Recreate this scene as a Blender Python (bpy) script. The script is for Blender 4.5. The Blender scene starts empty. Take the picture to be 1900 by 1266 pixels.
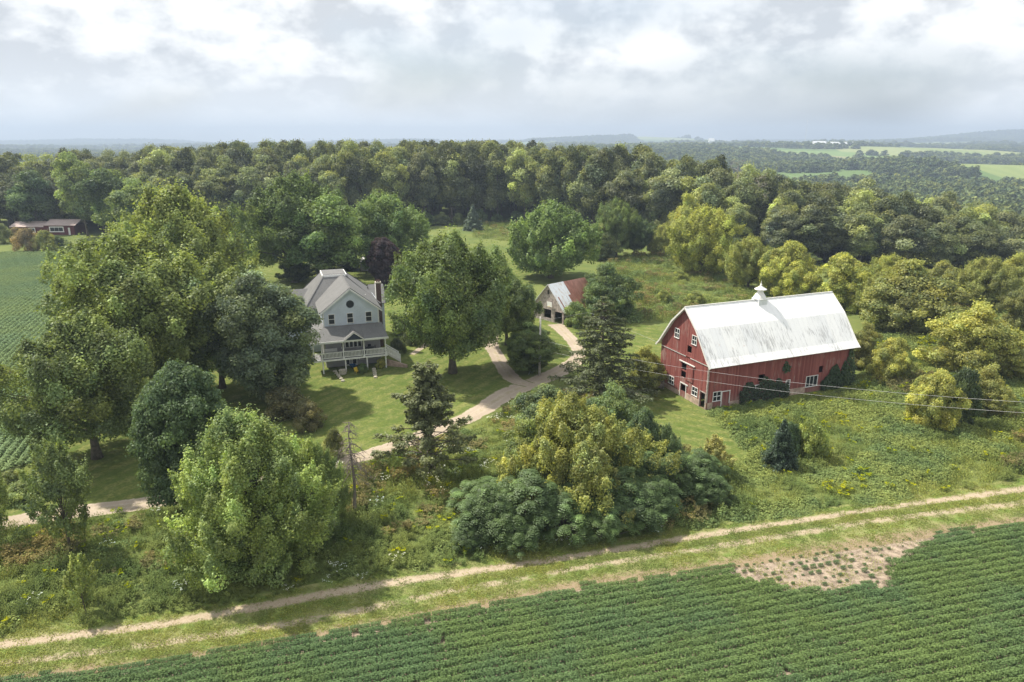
import bpy, bmesh, math, random
import numpy as np
from mathutils import Vector
R_ = math.radians
sc = bpy.context.scene
# ------------------------------------------------------------------ camera
FPX, CAMH, HZ = 1267., 33.0, 262.
PITCH = math.atan((633-HZ)/FPX)
cam_d = bpy.data.cameras.new('camera'); cam = bpy.data.objects.new('camera', cam_d)
sc.collection.objects.link(cam); cam.location = (0, 0, CAMH)
cam.rotation_euler = (math.pi/2-PITCH, 0, 0)
cam_d.sensor_width = 36; cam_d.lens = 36*FPX/1900.; cam_d.clip_end = 60000; cam_d.clip_start = .5
sc.camera = cam
# ------------------------------------------------------------------ render look
sc.view_settings.view_transform = 'Standard'; sc.view_settings.look = 'None'
sc.view_settings.exposure = 0.78; sc.view_settings.gamma = 1
sc.render.engine = 'CYCLES'
cy = sc.cycles
cy.max_bounces = 5; cy.diffuse_bounces = 4; cy.glossy_bounces = 2; cy.transmission_bounces = 3
cy.transparent_max_bounces = 4; cy.volume_bounces = 0
cy.use_denoising = True; cy.caustics_reflective = False; cy.caustics_refractive = False
# ------------------------------------------------------------------ sun and sky
SUN_EL = R_(54); SAZ = Vector((-.88, .47)).normalized()
sd = Vector((SAZ.x*math.cos(SUN_EL), SAZ.y*math.cos(SUN_EL), math.sin(SUN_EL)))
sl = bpy.data.lights.new('sun', 'SUN'); sl.energy = 4.3; sl.angle = R_(1.5); sl.color = (1, .93, .80)
so = bpy.data.objects.new('sun', sl); sc.collection.objects.link(so)
so.rotation_euler = sd.to_track_quat('Z', 'Y').to_euler(); so.location = (-60, 60, 120)
W = bpy.data.worlds.new('World'); sc.world = W; W.use_nodes = True
def sky():
    nt = W.node_tree; nt.nodes.clear(); N = nt.nodes.new; L = nt.links.new
    out = N('ShaderNodeOutputWorld'); sk = N('ShaderNodeTexSky'); sk.sky_type = 'NISHITA'
    sk.sun_disc = False; sk.sun_elevation = SUN_EL; sk.sun_rotation = math.atan2(SAZ.x, SAZ.y)
    sk.dust_density = 3; sk.air_density = 1
    b1 = N('ShaderNodeBackground'); b1.inputs[1].default_value = .10; L(sk.outputs[0], b1.inputs[0])
    tc = N('ShaderNodeTexCoord'); sep = N('ShaderNodeSeparateXYZ'); L(tc.outputs['Generated'], sep.inputs[0])
    def M(op, a, b=None, c=None):
        m = N('ShaderNodeMath'); m.operation = op
        for i, v in enumerate((a, b, c)):
            if v is None: continue
            if isinstance(v, (int, float)): m.inputs[i].default_value = v
            else: L(v, m.inputs[i])
        return m.outputs[0]
    zz = M('ADD', M('MAXIMUM', sep.outputs[2], 0.0), .50)
    px = M('DIVIDE', sep.outputs[0], zz); py = M('DIVIDE', sep.outputs[1], zz)
    cmb = N('ShaderNodeCombineXYZ'); L(px, cmb.inputs[0]); L(py, cmb.inputs[1])
    def noise(scale, det, rough, off, dist=0.):
        mp = N('ShaderNodeMapping'); mp.inputs['Location'].default_value = off
        L(cmb.outputs[0], mp.inputs[0])
        n = N('ShaderNodeTexNoise'); n.inputs['Scale'].default_value = scale
        n.inputs['Detail'].default_value = det; n.inputs['Roughness'].default_value = rough
        n.inputs['Distortion'].default_value = dist
        L(mp.outputs[0], n.inputs['Vector']); return n.outputs[0]
    def ramp(v, stops):
        r = N('ShaderNodeValToRGB'); L(v, r.inputs[0]); e = r.color_ramp.elements
        while len(e) < len(stops): e.new(.5)
        for el, (p, c) in zip(e, stops): el.position = p; el.color = (*c, 1)
        return r.outputs[0]
    def dens(ox):
        return M('ADD', M('MULTIPLY', noise(2.1, 5, .5, (3.1+ox*2.1, 7.7-ox*1., 0), .1), .58), M('MULTIPLY', noise(6.0, 9, .6, (9.3+ox*6., 2.2-ox*2.8, 4), .1), .42))
    big = noise(1.15, 5, .5, (3.1, 7.7, 0), .15)
    fine = noise(3.6, 9, .58, (9.3, 2.2, 4), .2)
    v0 = dens(0.); v = M('ADD', v0, M('MULTIPLY', M('SUBTRACT', v0, dens(-.03)), 1.6))
    col = ramp(v, [(.36, (.42, .44, .465)), (.43, (.505, .522, .54)), (.485, (.58, .592, .60)), (.53, (.64, .648, .65)), (.60, (.71, .71, .705))])
    # low sky: an even pale veil
    hz = N('ShaderNodeMapRange'); L(sep.outputs[2], hz.inputs[0]); hz.inputs[1].default_value = .0; hz.inputs[2].default_value = .12
    hz.interpolation_type = 'SMOOTHSTEP'
    mx = N('ShaderNodeMix'); mx.data_type = 'RGBA'; L(hz.outputs[0], mx.inputs[0])
    mx.inputs[6].default_value = (.605, .62, .63, 1); L(col, mx.inputs[7])
    b2 = N('ShaderNodeBackground'); L(mx.outputs[2], b2.inputs[0]); b2.inputs[1].default_value = 1.0
    cov = M('MULTIPLY', noise(.8, 4, .5, (1, 5, 2), .3), 1.0)
    cv = N('ShaderNodeMapRange'); L(cov, cv.inputs[0]); cv.inputs[1].default_value = .28; cv.inputs[2].default_value = .44
    ms = N('ShaderNodeMixShader'); L(cv.outputs[0], ms.inputs[0]); L(b1.outputs[0], ms.inputs[1]); L(b2.outputs[0], ms.inputs[2])
    L(ms.outputs[0], out.inputs[0])
sky()

# ------------------------------------------------------------------ helpers
COL = sc.collection
LIB = bpy.data.collections.new('source_shapes')      # shapes the ground-cover stuff instances; never linked to the scene
def at(u, v, z=0.):
    x = (u-950)/FPX; y = -(v-633)/FPX
    d = np.array([x, math.cos(PITCH)+y*math.sin(PITCH), -math.sin(PITCH)+y*math.cos(PITCH)])
    t = (z-CAMH)/d[2]; return np.array([0, 0, CAMH])+d*t
def px_per_m(p):
    return FPX/(p[1]*math.cos(PITCH)+(CAMH-p[2])*math.sin(PITCH))
def tag(o, label=None, cat=None, group=None, kind=None):
    if label: o['label'] = label
    if cat: o['category'] = cat
    if group: o['group'] = group
    if kind: o['kind'] = kind
    return o
def empty(name, loc=(0, 0, 0), rz=0.):
    o = bpy.data.objects.new(name, None); COL.objects.link(o); o.location = loc; o.rotation_euler = (0, 0, rz)
    o.empty_display_size = .5; return o
def vhash(i, j, s=0):
    h = np.sin(i*127.1+j*311.7+s*74.7)*43758.5453; return h-np.floor(h)
def vnoise(x, y, s=0):
    x = np.asarray(x, float); y = np.asarray(y, float)
    i = np.floor(x); j = np.floor(y); fx = x-i; fy = y-j; fx = fx*fx*(3-2*fx); fy = fy*fy*(3-2*fy)
    a = vhash(i, j, s); b = vhash(i+1, j, s); c = vhash(i, j+1, s); d = vhash(i+1, j+1, s)
    return (a*(1-fx)+b*fx)*(1-fy)+(c*(1-fx)+d*fx)*fy
def fbm(x, y, s=0, o=3):
    r = 0; a = .5; t = 0
    for k in range(o): r = r+a*vnoise(x*2**k, y*2**k, s+k*7); t += a; a *= .5
    return r/t
def smooth(a, b, x):
    t = np.clip((np.asarray(x, float)-a)/(b-a), 0, 1); return t*t*(3-2*t)
def inpoly(x, y, poly):
    x = np.asarray(x); y = np.asarray(y); r = np.zeros(x.shape, bool); n = len(poly)
    for i in range(n):
        x1, y1 = poly[i][:2]; x2, y2 = poly[(i+1) % n][:2]
        if y1 == y2: continue
        c = ((y1 > y) != (y2 > y)) & (x < (x2-x1)*(y-y1)/(y2-y1)+x1); r ^= c
    return r
def raw_mesh(name, V, F, k, mat=None, col=None, smooth_=False):
    """V (n,3), F (m,k) -> mesh"""
    me = bpy.data.meshes.new(name); V = np.ascontiguousarray(V, np.float32); F = np.ascontiguousarray(F, np.int32)
    me.vertices.add(len(V)); me.vertices.foreach_set('co', V.ravel())
    me.loops.add(F.size); me.loops.foreach_set('vertex_index', F.ravel())
    me.polygons.add(len(F)); me.polygons.foreach_set('loop_start', np.arange(len(F), dtype=np.int32)*k)
    me.update(calc_edges=True)
    if smooth_: me.polygons.foreach_set('use_smooth', np.ones(len(F), bool))
    if col is not None:
        a = me.color_attributes.new('Col', 'FLOAT_COLOR', 'POINT')
        c = np.ones((len(V), 4), np.float32); c[:, :3] = col; a.data.foreach_set('color', c.ravel())
    if mat: me.materials.append(mat)
    return me
def link(name, me, parent=None, col=None):
    o = bpy.data.objects.new(name, me); (col or COL).objects.link(o)
    if parent: o.parent = parent
    return o
class MB:
    """collects boxes, prisms, tubes and lathes in one mesh"""
    def __init__(s): s.v = []; s.f = []
    def add(s, v, f):
        n = len(s.v); s.v += [tuple(p) for p in v]; s.f += [tuple(i+n for i in q) for q in f]; return s
    def box(s, x0, x1, y0, y1, z0, z1):
        v = [(x0, y0, z0), (x1, y0, z0), (x1, y1, z0), (x0, y1, z0), (x0, y0, z1), (x1, y0, z1), (x1, y1, z1), (x0, y1, z1)]
        return s.add(v, [(0, 3, 2, 1), (4, 5, 6, 7), (0, 1, 5, 4), (1, 2, 6, 5), (2, 3, 7, 6), (3, 0, 4, 7)])
    def slab(s, quad, th):
        """quad of 3D points (ccw from outside), thickened inwards by th"""
        q = [Vector(p) for p in quad]; n = (q[1]-q[0]).cross(q[2]-q[0]).normalized()*th
        k = len(q); v = q+[p-n for p in q]
        f = [tuple(range(k)), tuple(reversed(range(k, 2*k)))]+[(i, i+k, (i+1) % k+k, (i+1) % k) for i in range(k)]
        return s.add(v, f)
    def bar(s, a, b, w, h=None):
        a = Vector(a); b = Vector(b); h = h or w; d = (b-a).normalized()
        x = d.cross(Vector((0, 0, 1))); x = x.normalized() if x.length > 1e-3 else Vector((1, 0, 0)); y = x.cross(d).normalized()
        c = [x*w/2*i+y*h/2*j for i, j in ((-1, -1), (1, -1), (1, 1), (-1, 1))]
        v = [a+k for k in c]+[b+k for k in c]
        return s.add(v, [(0, 1, 2, 3), (7, 6, 5, 4), (0, 4, 5, 1), (1, 5, 6, 2), (2, 6, 7, 3), (3, 7, 4, 0)])
    def tube(s, pts, rad, n=6):
        pts = [Vector(p) for p in pts]; v = []; f = []
        for i, p in enumerate(pts):
            d = (pts[min(i+1, len(pts)-1)]-pts[max(i-1, 0)]).normalized()
            x = d.cross(Vector((.13, .99, .05))).normalized(); y = d.cross(x)
            r = rad[i] if hasattr(rad, '__len__') else rad
            v += [p+(x*math.cos(6.2832*k/n)+y*math.sin(6.2832*k/n))*r for k in range(n)]
        for i in range(len(pts)-1):
            for k in range(n): f.append((i*n+k, i*n+(k+1) % n, (i+1)*n+(k+1) % n, (i+1)*n+k))
        f.append(tuple(reversed(range(n)))); f.append(tuple((len(pts)-1)*n+k for k in range(n)))
        return s.add(v, f)
    def lathe(s, prof, c=(0, 0, 0), n=12, sq=False):
        v = []; f = []
        for r, z in prof:
            v += [(c[0]+r*math.cos(6.2832*(k+.5)/n), c[1]+r*math.sin(6.2832*(k+.5)/n), c[2]+z) for k in range(n)]
        for i in range(len(prof)-1):
            for k in range(n): f.append((i*n+k, i*n+(k+1) % n, (i+1)*n+(k+1) % n, (i+1)*n+k))
        f.append(tuple(reversed(range(n)))); f.append(tuple((len(prof)-1)*n+k for k in range(n)))
        return s.add(v, f)
    def build(s, name, mat, parent=None, smooth_=False):
        me = bpy.data.meshes.new(name); me.from_pydata([tuple(p) for p in s.v], [], s.f); me.update()
        if smooth_: me.polygons.foreach_set('use_smooth', np.ones(len(s.f), bool))
        me.materials.append(mat); return link(name, me, parent)

# ------------------------------------------------------------------ materials
class NT:
    def __init__(s, name):
        s.m = bpy.data.materials.new(name); s.m.use_nodes = True; s.t = s.m.node_tree
        s.b = s.t.nodes['Principled BSDF']; s.o = s.t.nodes['Material Output']
    def n(s, k): return s.t.nodes.new(k)
    def l(s, a, b): s.t.links.new(a, b)
    def put(s, sock, v):
        if v is None: return
        if isinstance(v, bpy.types.NodeSocket): s.l(v, sock)
        elif isinstance(v, tuple) and len(v) == 3 and sock.type == 'RGBA': sock.default_value = (*v, 1)
        else: sock.default_value = v
    def math(s, op, a, b=None, c=None, clamp=False):
        m = s.n('ShaderNodeMath'); m.operation = op; m.use_clamp = clamp
        for i, v in enumerate((a, b, c)): s.put(m.inputs[i], v)
        return m.outputs[0]
    def mix(s, f, a, b, mode='MIX'):
        m = s.n('ShaderNodeMix'); m.data_type = 'RGBA'; m.blend_type = mode
        s.put(m.inputs[0], f); s.put(m.inputs[6], a); s.put(m.inputs[7], b); return m.outputs[2]
    def coord(s, kind='obj', scale=(1, 1, 1), loc=(0, 0, 0), rot=(0, 0, 0)):
        if kind == 'obj': src = s.n('ShaderNodeTexCoord').outputs['Object']
        else: src = s.n('ShaderNodeNewGeometry').outputs['Position']
        mp = s.n('ShaderNodeMapping'); s.l(src, mp.inputs[0]); mp.inputs['Scale'].default_value = scale
        mp.inputs['Location'].default_value = loc; mp.inputs['Rotation'].default_value = rot; return mp.outputs[0]
    def noise(s, scale, det=3, rough=.5, vec=None, dist=0.):
        n = s.n('ShaderNodeTexNoise'); n.inputs['Scale'].default_value = scale; n.inputs['Detail'].default_value = det
        n.inputs['Roughness'].default_value = rough; n.inputs['Distortion'].default_value = dist
        s.l(vec if vec is not None else s.coord(), n.inputs['Vector']); return n.outputs[0]
    def step(s, v, a, b):
        m = s.n('ShaderNodeMapRange'); s.put(m.inputs[0], v); m.inputs[1].default_value = a; m.inputs[2].default_value = b
        m.interpolation_type = 'SMOOTHSTEP'; return m.outputs[0]
    def bump(s, h, dist=.02, st=1.):
        b = s.n('ShaderNodeBump'); s.put(b.inputs['Height'], h); b.inputs['Distance'].default_value = dist
        b.inputs['Strength'].default_value = st; s.l(b.outputs[0], s.b.inputs['Normal'])
    def attr(s, name):
        a = s.n('ShaderNodeAttribute'); a.attribute_name = name; return a
    def base(s, c, rough=.8, spec=.2, metal=0.):
        s.put(s.b.inputs['Base Color'], c); s.b.inputs['Roughness'].default_value = rough
        s.b.inputs['Specular IOR Level'].default_value = spec; s.b.inputs['Metallic'].default_value = metal; return s.m
def simple(name, c, rough=.75, var=.12, scale=3., spec=.25):
    t = NT(name); n = t.noise(scale, 4, .6)
    a = tuple(x*(1-var) for x in c); b = tuple(min(1, x*(1+var)) for x in c)
    return t.base(t.mix(t.step(n, .3, .7), a, b), rough, spec)
def leafmat(name, trans=.3, wave=True):
    """foliage: vertex colour (leaf tint) x object colour (species), a little translucent"""
    t = NT(name); oi = t.n('ShaderNodeObjectInfo')
    c = t.mix(1., t.attr('Col').outputs['Color'], oi.outputs['Color'], 'MULTIPLY')
    hs = t.n('ShaderNodeHueSaturation'); hs.inputs['Saturation'].default_value = .88; hs.inputs['Hue'].default_value = .502; t.put(hs.inputs['Color'], c); c = hs.outputs[0]
    pos = t.coord('world'); nz = t.noise(.22, 2, .5, pos)
    c = t.mix(t.step(nz, .3, .75), c, t.mix(1., c, (1.12, 1.10, .9), 'MULTIPLY'))
    t.t.nodes.remove(t.b)
    d = t.n('ShaderNodeBsdfDiffuse'); t.put(d.inputs[0], c)
    tr = t.n('ShaderNodeBsdfTranslucent'); t.put(tr.inputs[0], t.mix(1., c, (1.15, 1.15, .6), 'MULTIPLY'))
    g = t.n('ShaderNodeBsdfGlossy'); g.inputs['Roughness'].default_value = .5; g.inputs[0].default_value = (.9, .95, 1, 1)
    m1 = t.n('ShaderNodeMixShader'); m1.inputs[0].default_value = trans; t.l(d.outputs[0], m1.inputs[1]); t.l(tr.outputs[0], m1.inputs[2])
    m2 = t.n('ShaderNodeMixShader'); m2.inputs[0].default_value = .018; t.l(m1.outputs[0], m2.inputs[1]); t.l(g.outputs[0], m2.inputs[2])
    t.l(m2.outputs[0], t.o.inputs[0]); return t.m
M = {}
M['leaf'] = leafmat('leaf', .40); M['weed'] = leafmat('weed', .3)
M['bark'] = simple('bark', (.11, .095, .075), .9, .35, 2.5)
M['palebark'] = simple('pale_bark', (.30, .27, .23), .9, .25, 2.5)
M['deadwood'] = simple('dead_wood', (.20, .17, .15), .9, .3, 3)

# ------------------------------------------------------------------ terrain
def terrain_h(x, y):
    x = np.asarray(x, float); y = np.asarray(y, float)
    v = -24*smooth(150, 420, y+.35*x)*smooth(10, 150, x-.04*y)*(1-smooth(900, 1700, y-.25*x))
    v += -10*smooth(330, 700, y)*(1-smooth(40, 200, x))
    rough = smooth(380, 900, np.hypot(x, y))
    v += rough*(fbm(x/420., y/420., 3, 3)-.5)*26
    far = smooth(1500, 3000, y)
    v += far*(fbm(x/1500., y/1500., 11, 2)-.45)*34
    def g(cx, cy, sx, sy, a): return a*np.exp(-((x-cx)/sx)**2-((y-cy)/sy)**2)
    v += g(900, 2150, 520, 420, 14)+g(760, 1080, 300, 130, 24)
    v += g(820, 5600, 900, 500, 62)+g(4300, 5600, 1100, 700, 98)+g(2900, 5000, 700, 500, 20)
    v += g(-900, 6800, 1300, 500, 40)+g(-3800, 7000, 1600, 600, 38)+g(1900, 7200, 1500, 500, 30)
    return v
def atg(u, v):
    z = 0.
    for _ in range(12):
        p = at(u, v, z); z = .5*z+.5*float(terrain_h(p[0], p[1]))
    p = at(u, v, z); return np.array([p[0], p[1], float(terrain_h(p[0], p[1]))])
# ------------------------------------------------------------------ foliage shapes
def nrm(a): return a/np.maximum(np.linalg.norm(a, axis=1, keepdims=True), 1e-6)
def quads(P, N, size, asp, rs, T=None, fold=0.):
    """diamond leaf sprays centred on P with normals N"""
    n = len(P); N = nrm(N)
    if T is None: T = rs.normal(size=(n, 3))
    T = nrm(T-N*np.sum(T*N, 1, keepdims=True)); B = np.cross(N, T)
    s = np.asarray(size).reshape(-1, 1)*np.ones((n, 1))
    V = np.stack([P+T*s*.5*asp, P+B*s*.5+N*s*fold, P-T*s*.5*asp, P-B*s*.5+N*s*fold], 1).reshape(-1, 3)
    F = np.arange(n*4).reshape(n, 4); return V, F
def lump(d, seed, k=2.2):
    """smooth lumpy radius factor over directions"""
    r = np.zeros(len(d)); rr = np.random.RandomState(seed)
    for i in range(9):
        a = nrm(rr.normal(size=(1, 3)))[0]; r += np.cos(k*(1+.5*i/9)*(d@a)*2.2+rr.rand()*6.28)
    return r/9*1.6
def profile_r(z, prof):
    return np.interp(z, [p[0] for p in prof], [p[1] for p in prof])
PROF = dict(
    round=[(0, .55), (.15, .85), (.4, 1), (.65, .92), (.85, .65), (1, .12)],
    oval=[(0, .45), (.12, .78), (.35, .97), (.6, 1), (.8, .8), (.93, .5), (1, .1)],
    dome=[(0, .88), (.2, 1), (.45, .95), (.7, .75), (.88, .48), (1, .1)],
    high=[(0, .35), (.2, .75), (.5, 1), (.75, .9), (.9, .62), (1, .15)],
    upright=[(0, .35), (.2, .8), (.45, 1), (.7, .75), (.87, .42), (1, .06)])
def crown_mesh(name, seed, R, H, cb, prof, nc, cr, nl, leaf, lob=.22, up=0., tuft=1., gap=0., tint=.16, yellow=0., shoot=0.):
    """leaf crown R wide (radius), from cb*H up to H: nc clumps of radius cr, nl leaf sprays each"""
    rs = np.random.RandomState(seed); zc0 = cb*H; hh = H-zc0
    z = rs.beta(1.25, 1.05, nc); ang = rs.rand(nc)*6.2832
    rad = np.sqrt(rs.uniform(.12, 1, nc)); inner = rs.rand(nc) < .13; rad[inner] *= .6
    d = np.stack([np.cos(ang), np.sin(ang), (z-.45)*2], 1)
    k = 1+lob*lump(nrm(d), seed)
    pr = profile_r(z, PROF[prof])*k
    C = np.stack([np.cos(ang)*rad*pr*(R-cr*.55), np.sin(ang)*rad*pr*(R-cr*.55), zc0+cr*.4+z*(hh-cr*1.1)*(1+.5*(k-1))], 1)
    if gap > 0:
        g = lump(nrm(C-np.array([0, 0, zc0+hh*.4])), seed+5, 4.5); C = C[g < 1-gap]
    nc = len(C); cen = np.array([0, 0, zc0+hh*.35])
    out = nrm((C-cen)/np.array([R, R, hh*.6])); crr = cr*rs.uniform(.65, 1.35, nc)
    ct = np.exp(rs.normal(0, tint, nc)); cyv = rs.normal(0, tint*.6, nc)
    idx = np.repeat(np.arange(nc), (nl*(crr/cr)**2).astype(int)); n = len(idx)
    dd = nrm(nrm(rs.normal(size=(n, 3)))+out[idx]*.45+np.array([0, 0, .25]))
    sc_ = np.array([1, 1, .8*tuft]); rr = rs.uniform(.5, 1.06, n)[:, None]
    P = C[idx]+dd*crr[idx][:, None]*rr*sc_
    if shoot > 0:      # clumps drawn out into rising leafy shoots
        ax = nrm(out*.55+np.array([0, 0, .85])+rs.normal(0, .22, (nc, 3)))[idx]; al = np.sum(dd*ax, 1, keepdims=True)
        P = C[idx]+crr[idx][:, None]*rr*((dd-ax*al)*(.95-.6*np.clip(al, 0, 1))+ax*al*(1+shoot*np.clip(al, 0, 1)))
    # ragged small shoots
    sh = rs.rand(n) < .12; P[sh] += (dd[sh]*.35+np.array([0, 0, up]))*crr[idx][sh][:, None]*rs.rand(sh.sum())[:, None]*.9
    P[:, :2] *= R/np.percentile(np.hypot(P[:, 0], P[:, 1]), 98); P[:, 2] = zc0+(P[:, 2]-zc0)*((H-zc0)/(np.percentile(P[:, 2], 99.7)-zc0))
    N = dd*.75+np.array([0, 0, .35])+rs.normal(size=(n, 3))*.42
    V, F = quads(P, N, leaf*rs.uniform(.6, 1.35, n), 1.35, rs, fold=.12)
    l = ct[idx]*np.exp(rs.normal(0, .15, n)); yv = cyv[idx]+rs.normal(0, .1, n)+yellow*(rs.rand(n) < .15)
    c = np.stack([l*(1+yv*.65), l*(1+yv*.33), l*(1-yv*.5)], 1).clip(.2, 2.6)
    return raw_mesh(name, V, F, 4, M['leaf'], np.repeat(c, 4, 0)), C
def trunk_mesh(name, seed, R, H, cb, r0, C, nlimb=10, mat=None, fork=1):
    rs = np.random.RandomState(seed+99); mb = MB()
    top = H*.72; lean = rs.normal(0, .02, 2)*H
    def tp(z): return Vector((lean[0]*z/H+.12*math.sin(z*.9+seed)*r0, lean[1]*z/H+.12*math.cos(z*.7)*r0, z))
    zs = np.linspace(-.3, top, 8)
    mb.tube([tp(z) for z in zs], [r0*1.45]+[r0*(1-.8*(z/top)) for z in zs[1:]], 8)
    pick = rs.permutation(len(C))[:nlimb]
    for i in pick:
        c = Vector(C[i]); z0 = min(top*.9, max(cb*H*.6+.5, c.z*.55)); a = tp(z0); m = a.lerp(c, .5)+Vector((0, 0, (c-a).length*.06))
        rr = r0*(1-.7*z0/top)*.55
        mb.tube([a, m, c], [rr, rr*.6, rr*.15], 5)
    me = bpy.data.meshes.new(name); me.from_pydata([tuple(p) for p in mb.v], [], mb.f); me.update()
    me.polygons.foreach_set('use_smooth', np.ones(len(mb.f), bool)); me.materials.append(mat or M['bark']); return me
PROTO = {}; LG = 1.85
def proto(key, seed, R, H, cb, prof, nc, cr, nl, leaf, r0=.28, nlimb=10, mat=None, **k):
    me, C = crown_mesh('crown', seed, R, H, cb, prof, nc, cr, nl, leaf, **k)
    PROTO[key] = (me, trunk_mesh('trunk', seed, R, H, cb, r0, C, nlimb, mat), R, H)
# big lawn trees
proto('maple_a', 1, 7, 15, .2, 'round', 300, 1.2, 420, .165, .42, 26, up=.5, lob=.38, tint=.24, shoot=.25)
proto('maple_b', 2, 7, 15, .2, 'high', 300, 1.15, 420, .165, .42, 28, up=.5, lob=.42, gap=.1, tint=.24, shoot=.25)
proto('maple_c', 3, 7, 14, .10, 'round', 340, 1.05, 300, .18, .4, 22, up=.7, lob=.35, yellow=.2, tint=.22, shoot=.35)
proto('dense', 4, 4.5, 13, .05, 'oval', 420, .75, 230, .16, .28, 6, lob=.16, tint=.12)
proto('bright', 5, 5.5, 11, .03, 'dome', 400, .72, 430, .105, .25, 20, up=.8, lob=.2, tint=.22, yellow=.25, shoot=.9)
proto('silver', 6, 5.2, 13, .06, 'high', 300, .95, 280, .17, .3, 14, up=.3, lob=.38, gap=.1, tint=.24)
proto('globe', 7, 6, 10, .12, 'round', 280, .95, 300, .19, .35, 16, up=.6, lob=.18, shoot=.5)
proto('young', 8, 2.7, 8.5, .16, 'upright', 100, .5, 190, .12, .13, 20, up=.5, lob=.35, gap=.05, shoot=1.0)
proto('box_a', 9, 4.5, 8, .02, 'dome', 230, .8, 240, .16, .16, 8, lob=.45, tint=.26, yellow=.5, tuft=1.1)
proto('box_b', 10, 4.5, 8.5, .02, 'round', 220, .85, 240, .16, .16, 8, lob=.5, tint=.26, yellow=.5, up=.5)
proto('box_big', 13, 8, 11, .02, 'dome', 430, .95, 330, .14, .22, 12, lob=.34, tint=.24, yellow=.45, shoot=.3)
proto('shrub', 11, 2.2, 2.8, .0, 'dome', 90, .5, 150, .11, .06, 4, lob=.4, tint=.22, yellow=.3, up=.3)
proto('sapling', 12, 1.6, 5., .12, 'upright', 50, .36, 160, .11, .06, 10, up=.5, lob=.35, yellow=.3, shoot=1.2)
# woodland trees
for i, (pf, lb, gp) in enumerate((('round', .42, .08), ('high', .45, .12), ('dome', .4, .0), ('high', .55, .18), ('round', .5, .14))):
    proto('oak_%d' % i, 20+i, 6, 18, .22, pf, 80, 1.9, 300, .34, .32, 12, lob=lb+.08, gap=gp+.05, tint=.34, up=.1)

def tree(name, key, pos, R, H, color, label, cat='tree', group=None, rot=None, z=None, kids=True):
    cm, tm, R0, H0 = PROTO[key]; e = empty(name, (float(pos[0]), float(pos[1]), float(pos[2])), random.uniform(0, 6.28) if rot is None else rot)
    e.scale = (R/R0, R/R0, H/H0); tag(e, label, cat, group)
    c = link('crown', cm, e); c.color = (*[q*LG for q in color], 1)
    link('trunk', tm, e); return e
def ptree(name, key, ub, vb, vt, hw, color, label, cu=None, group=None, cat='tree', rot=None, depth=0.):
    """tree standing where pixel (ub,vb) meets the ground, as tall and wide as it looks in the photograph"""
    p = atg(ub, vb); 
    s = px_per_m(p)
    d = at(ub, vt, 0)-np.array([0, 0, CAMH]); t = (p[1])/d[1]; zt = CAMH+d[2]*t
    H = max(1., zt-p[2])*.91
    # the top one sees of a broad crown lies behind its axis
    H = H*.985; q = px_per_m((p[0], p[1], p[2]+H*.5)); R = hw/q*.95
    p = p.copy(); p[0] = ((cu if cu is not None else ub)-950)/q
    p[2] = float(terrain_h(p[0], p[1]))
    return tree(name, key, p, R, H, color, label, cat, group, rot)

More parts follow.
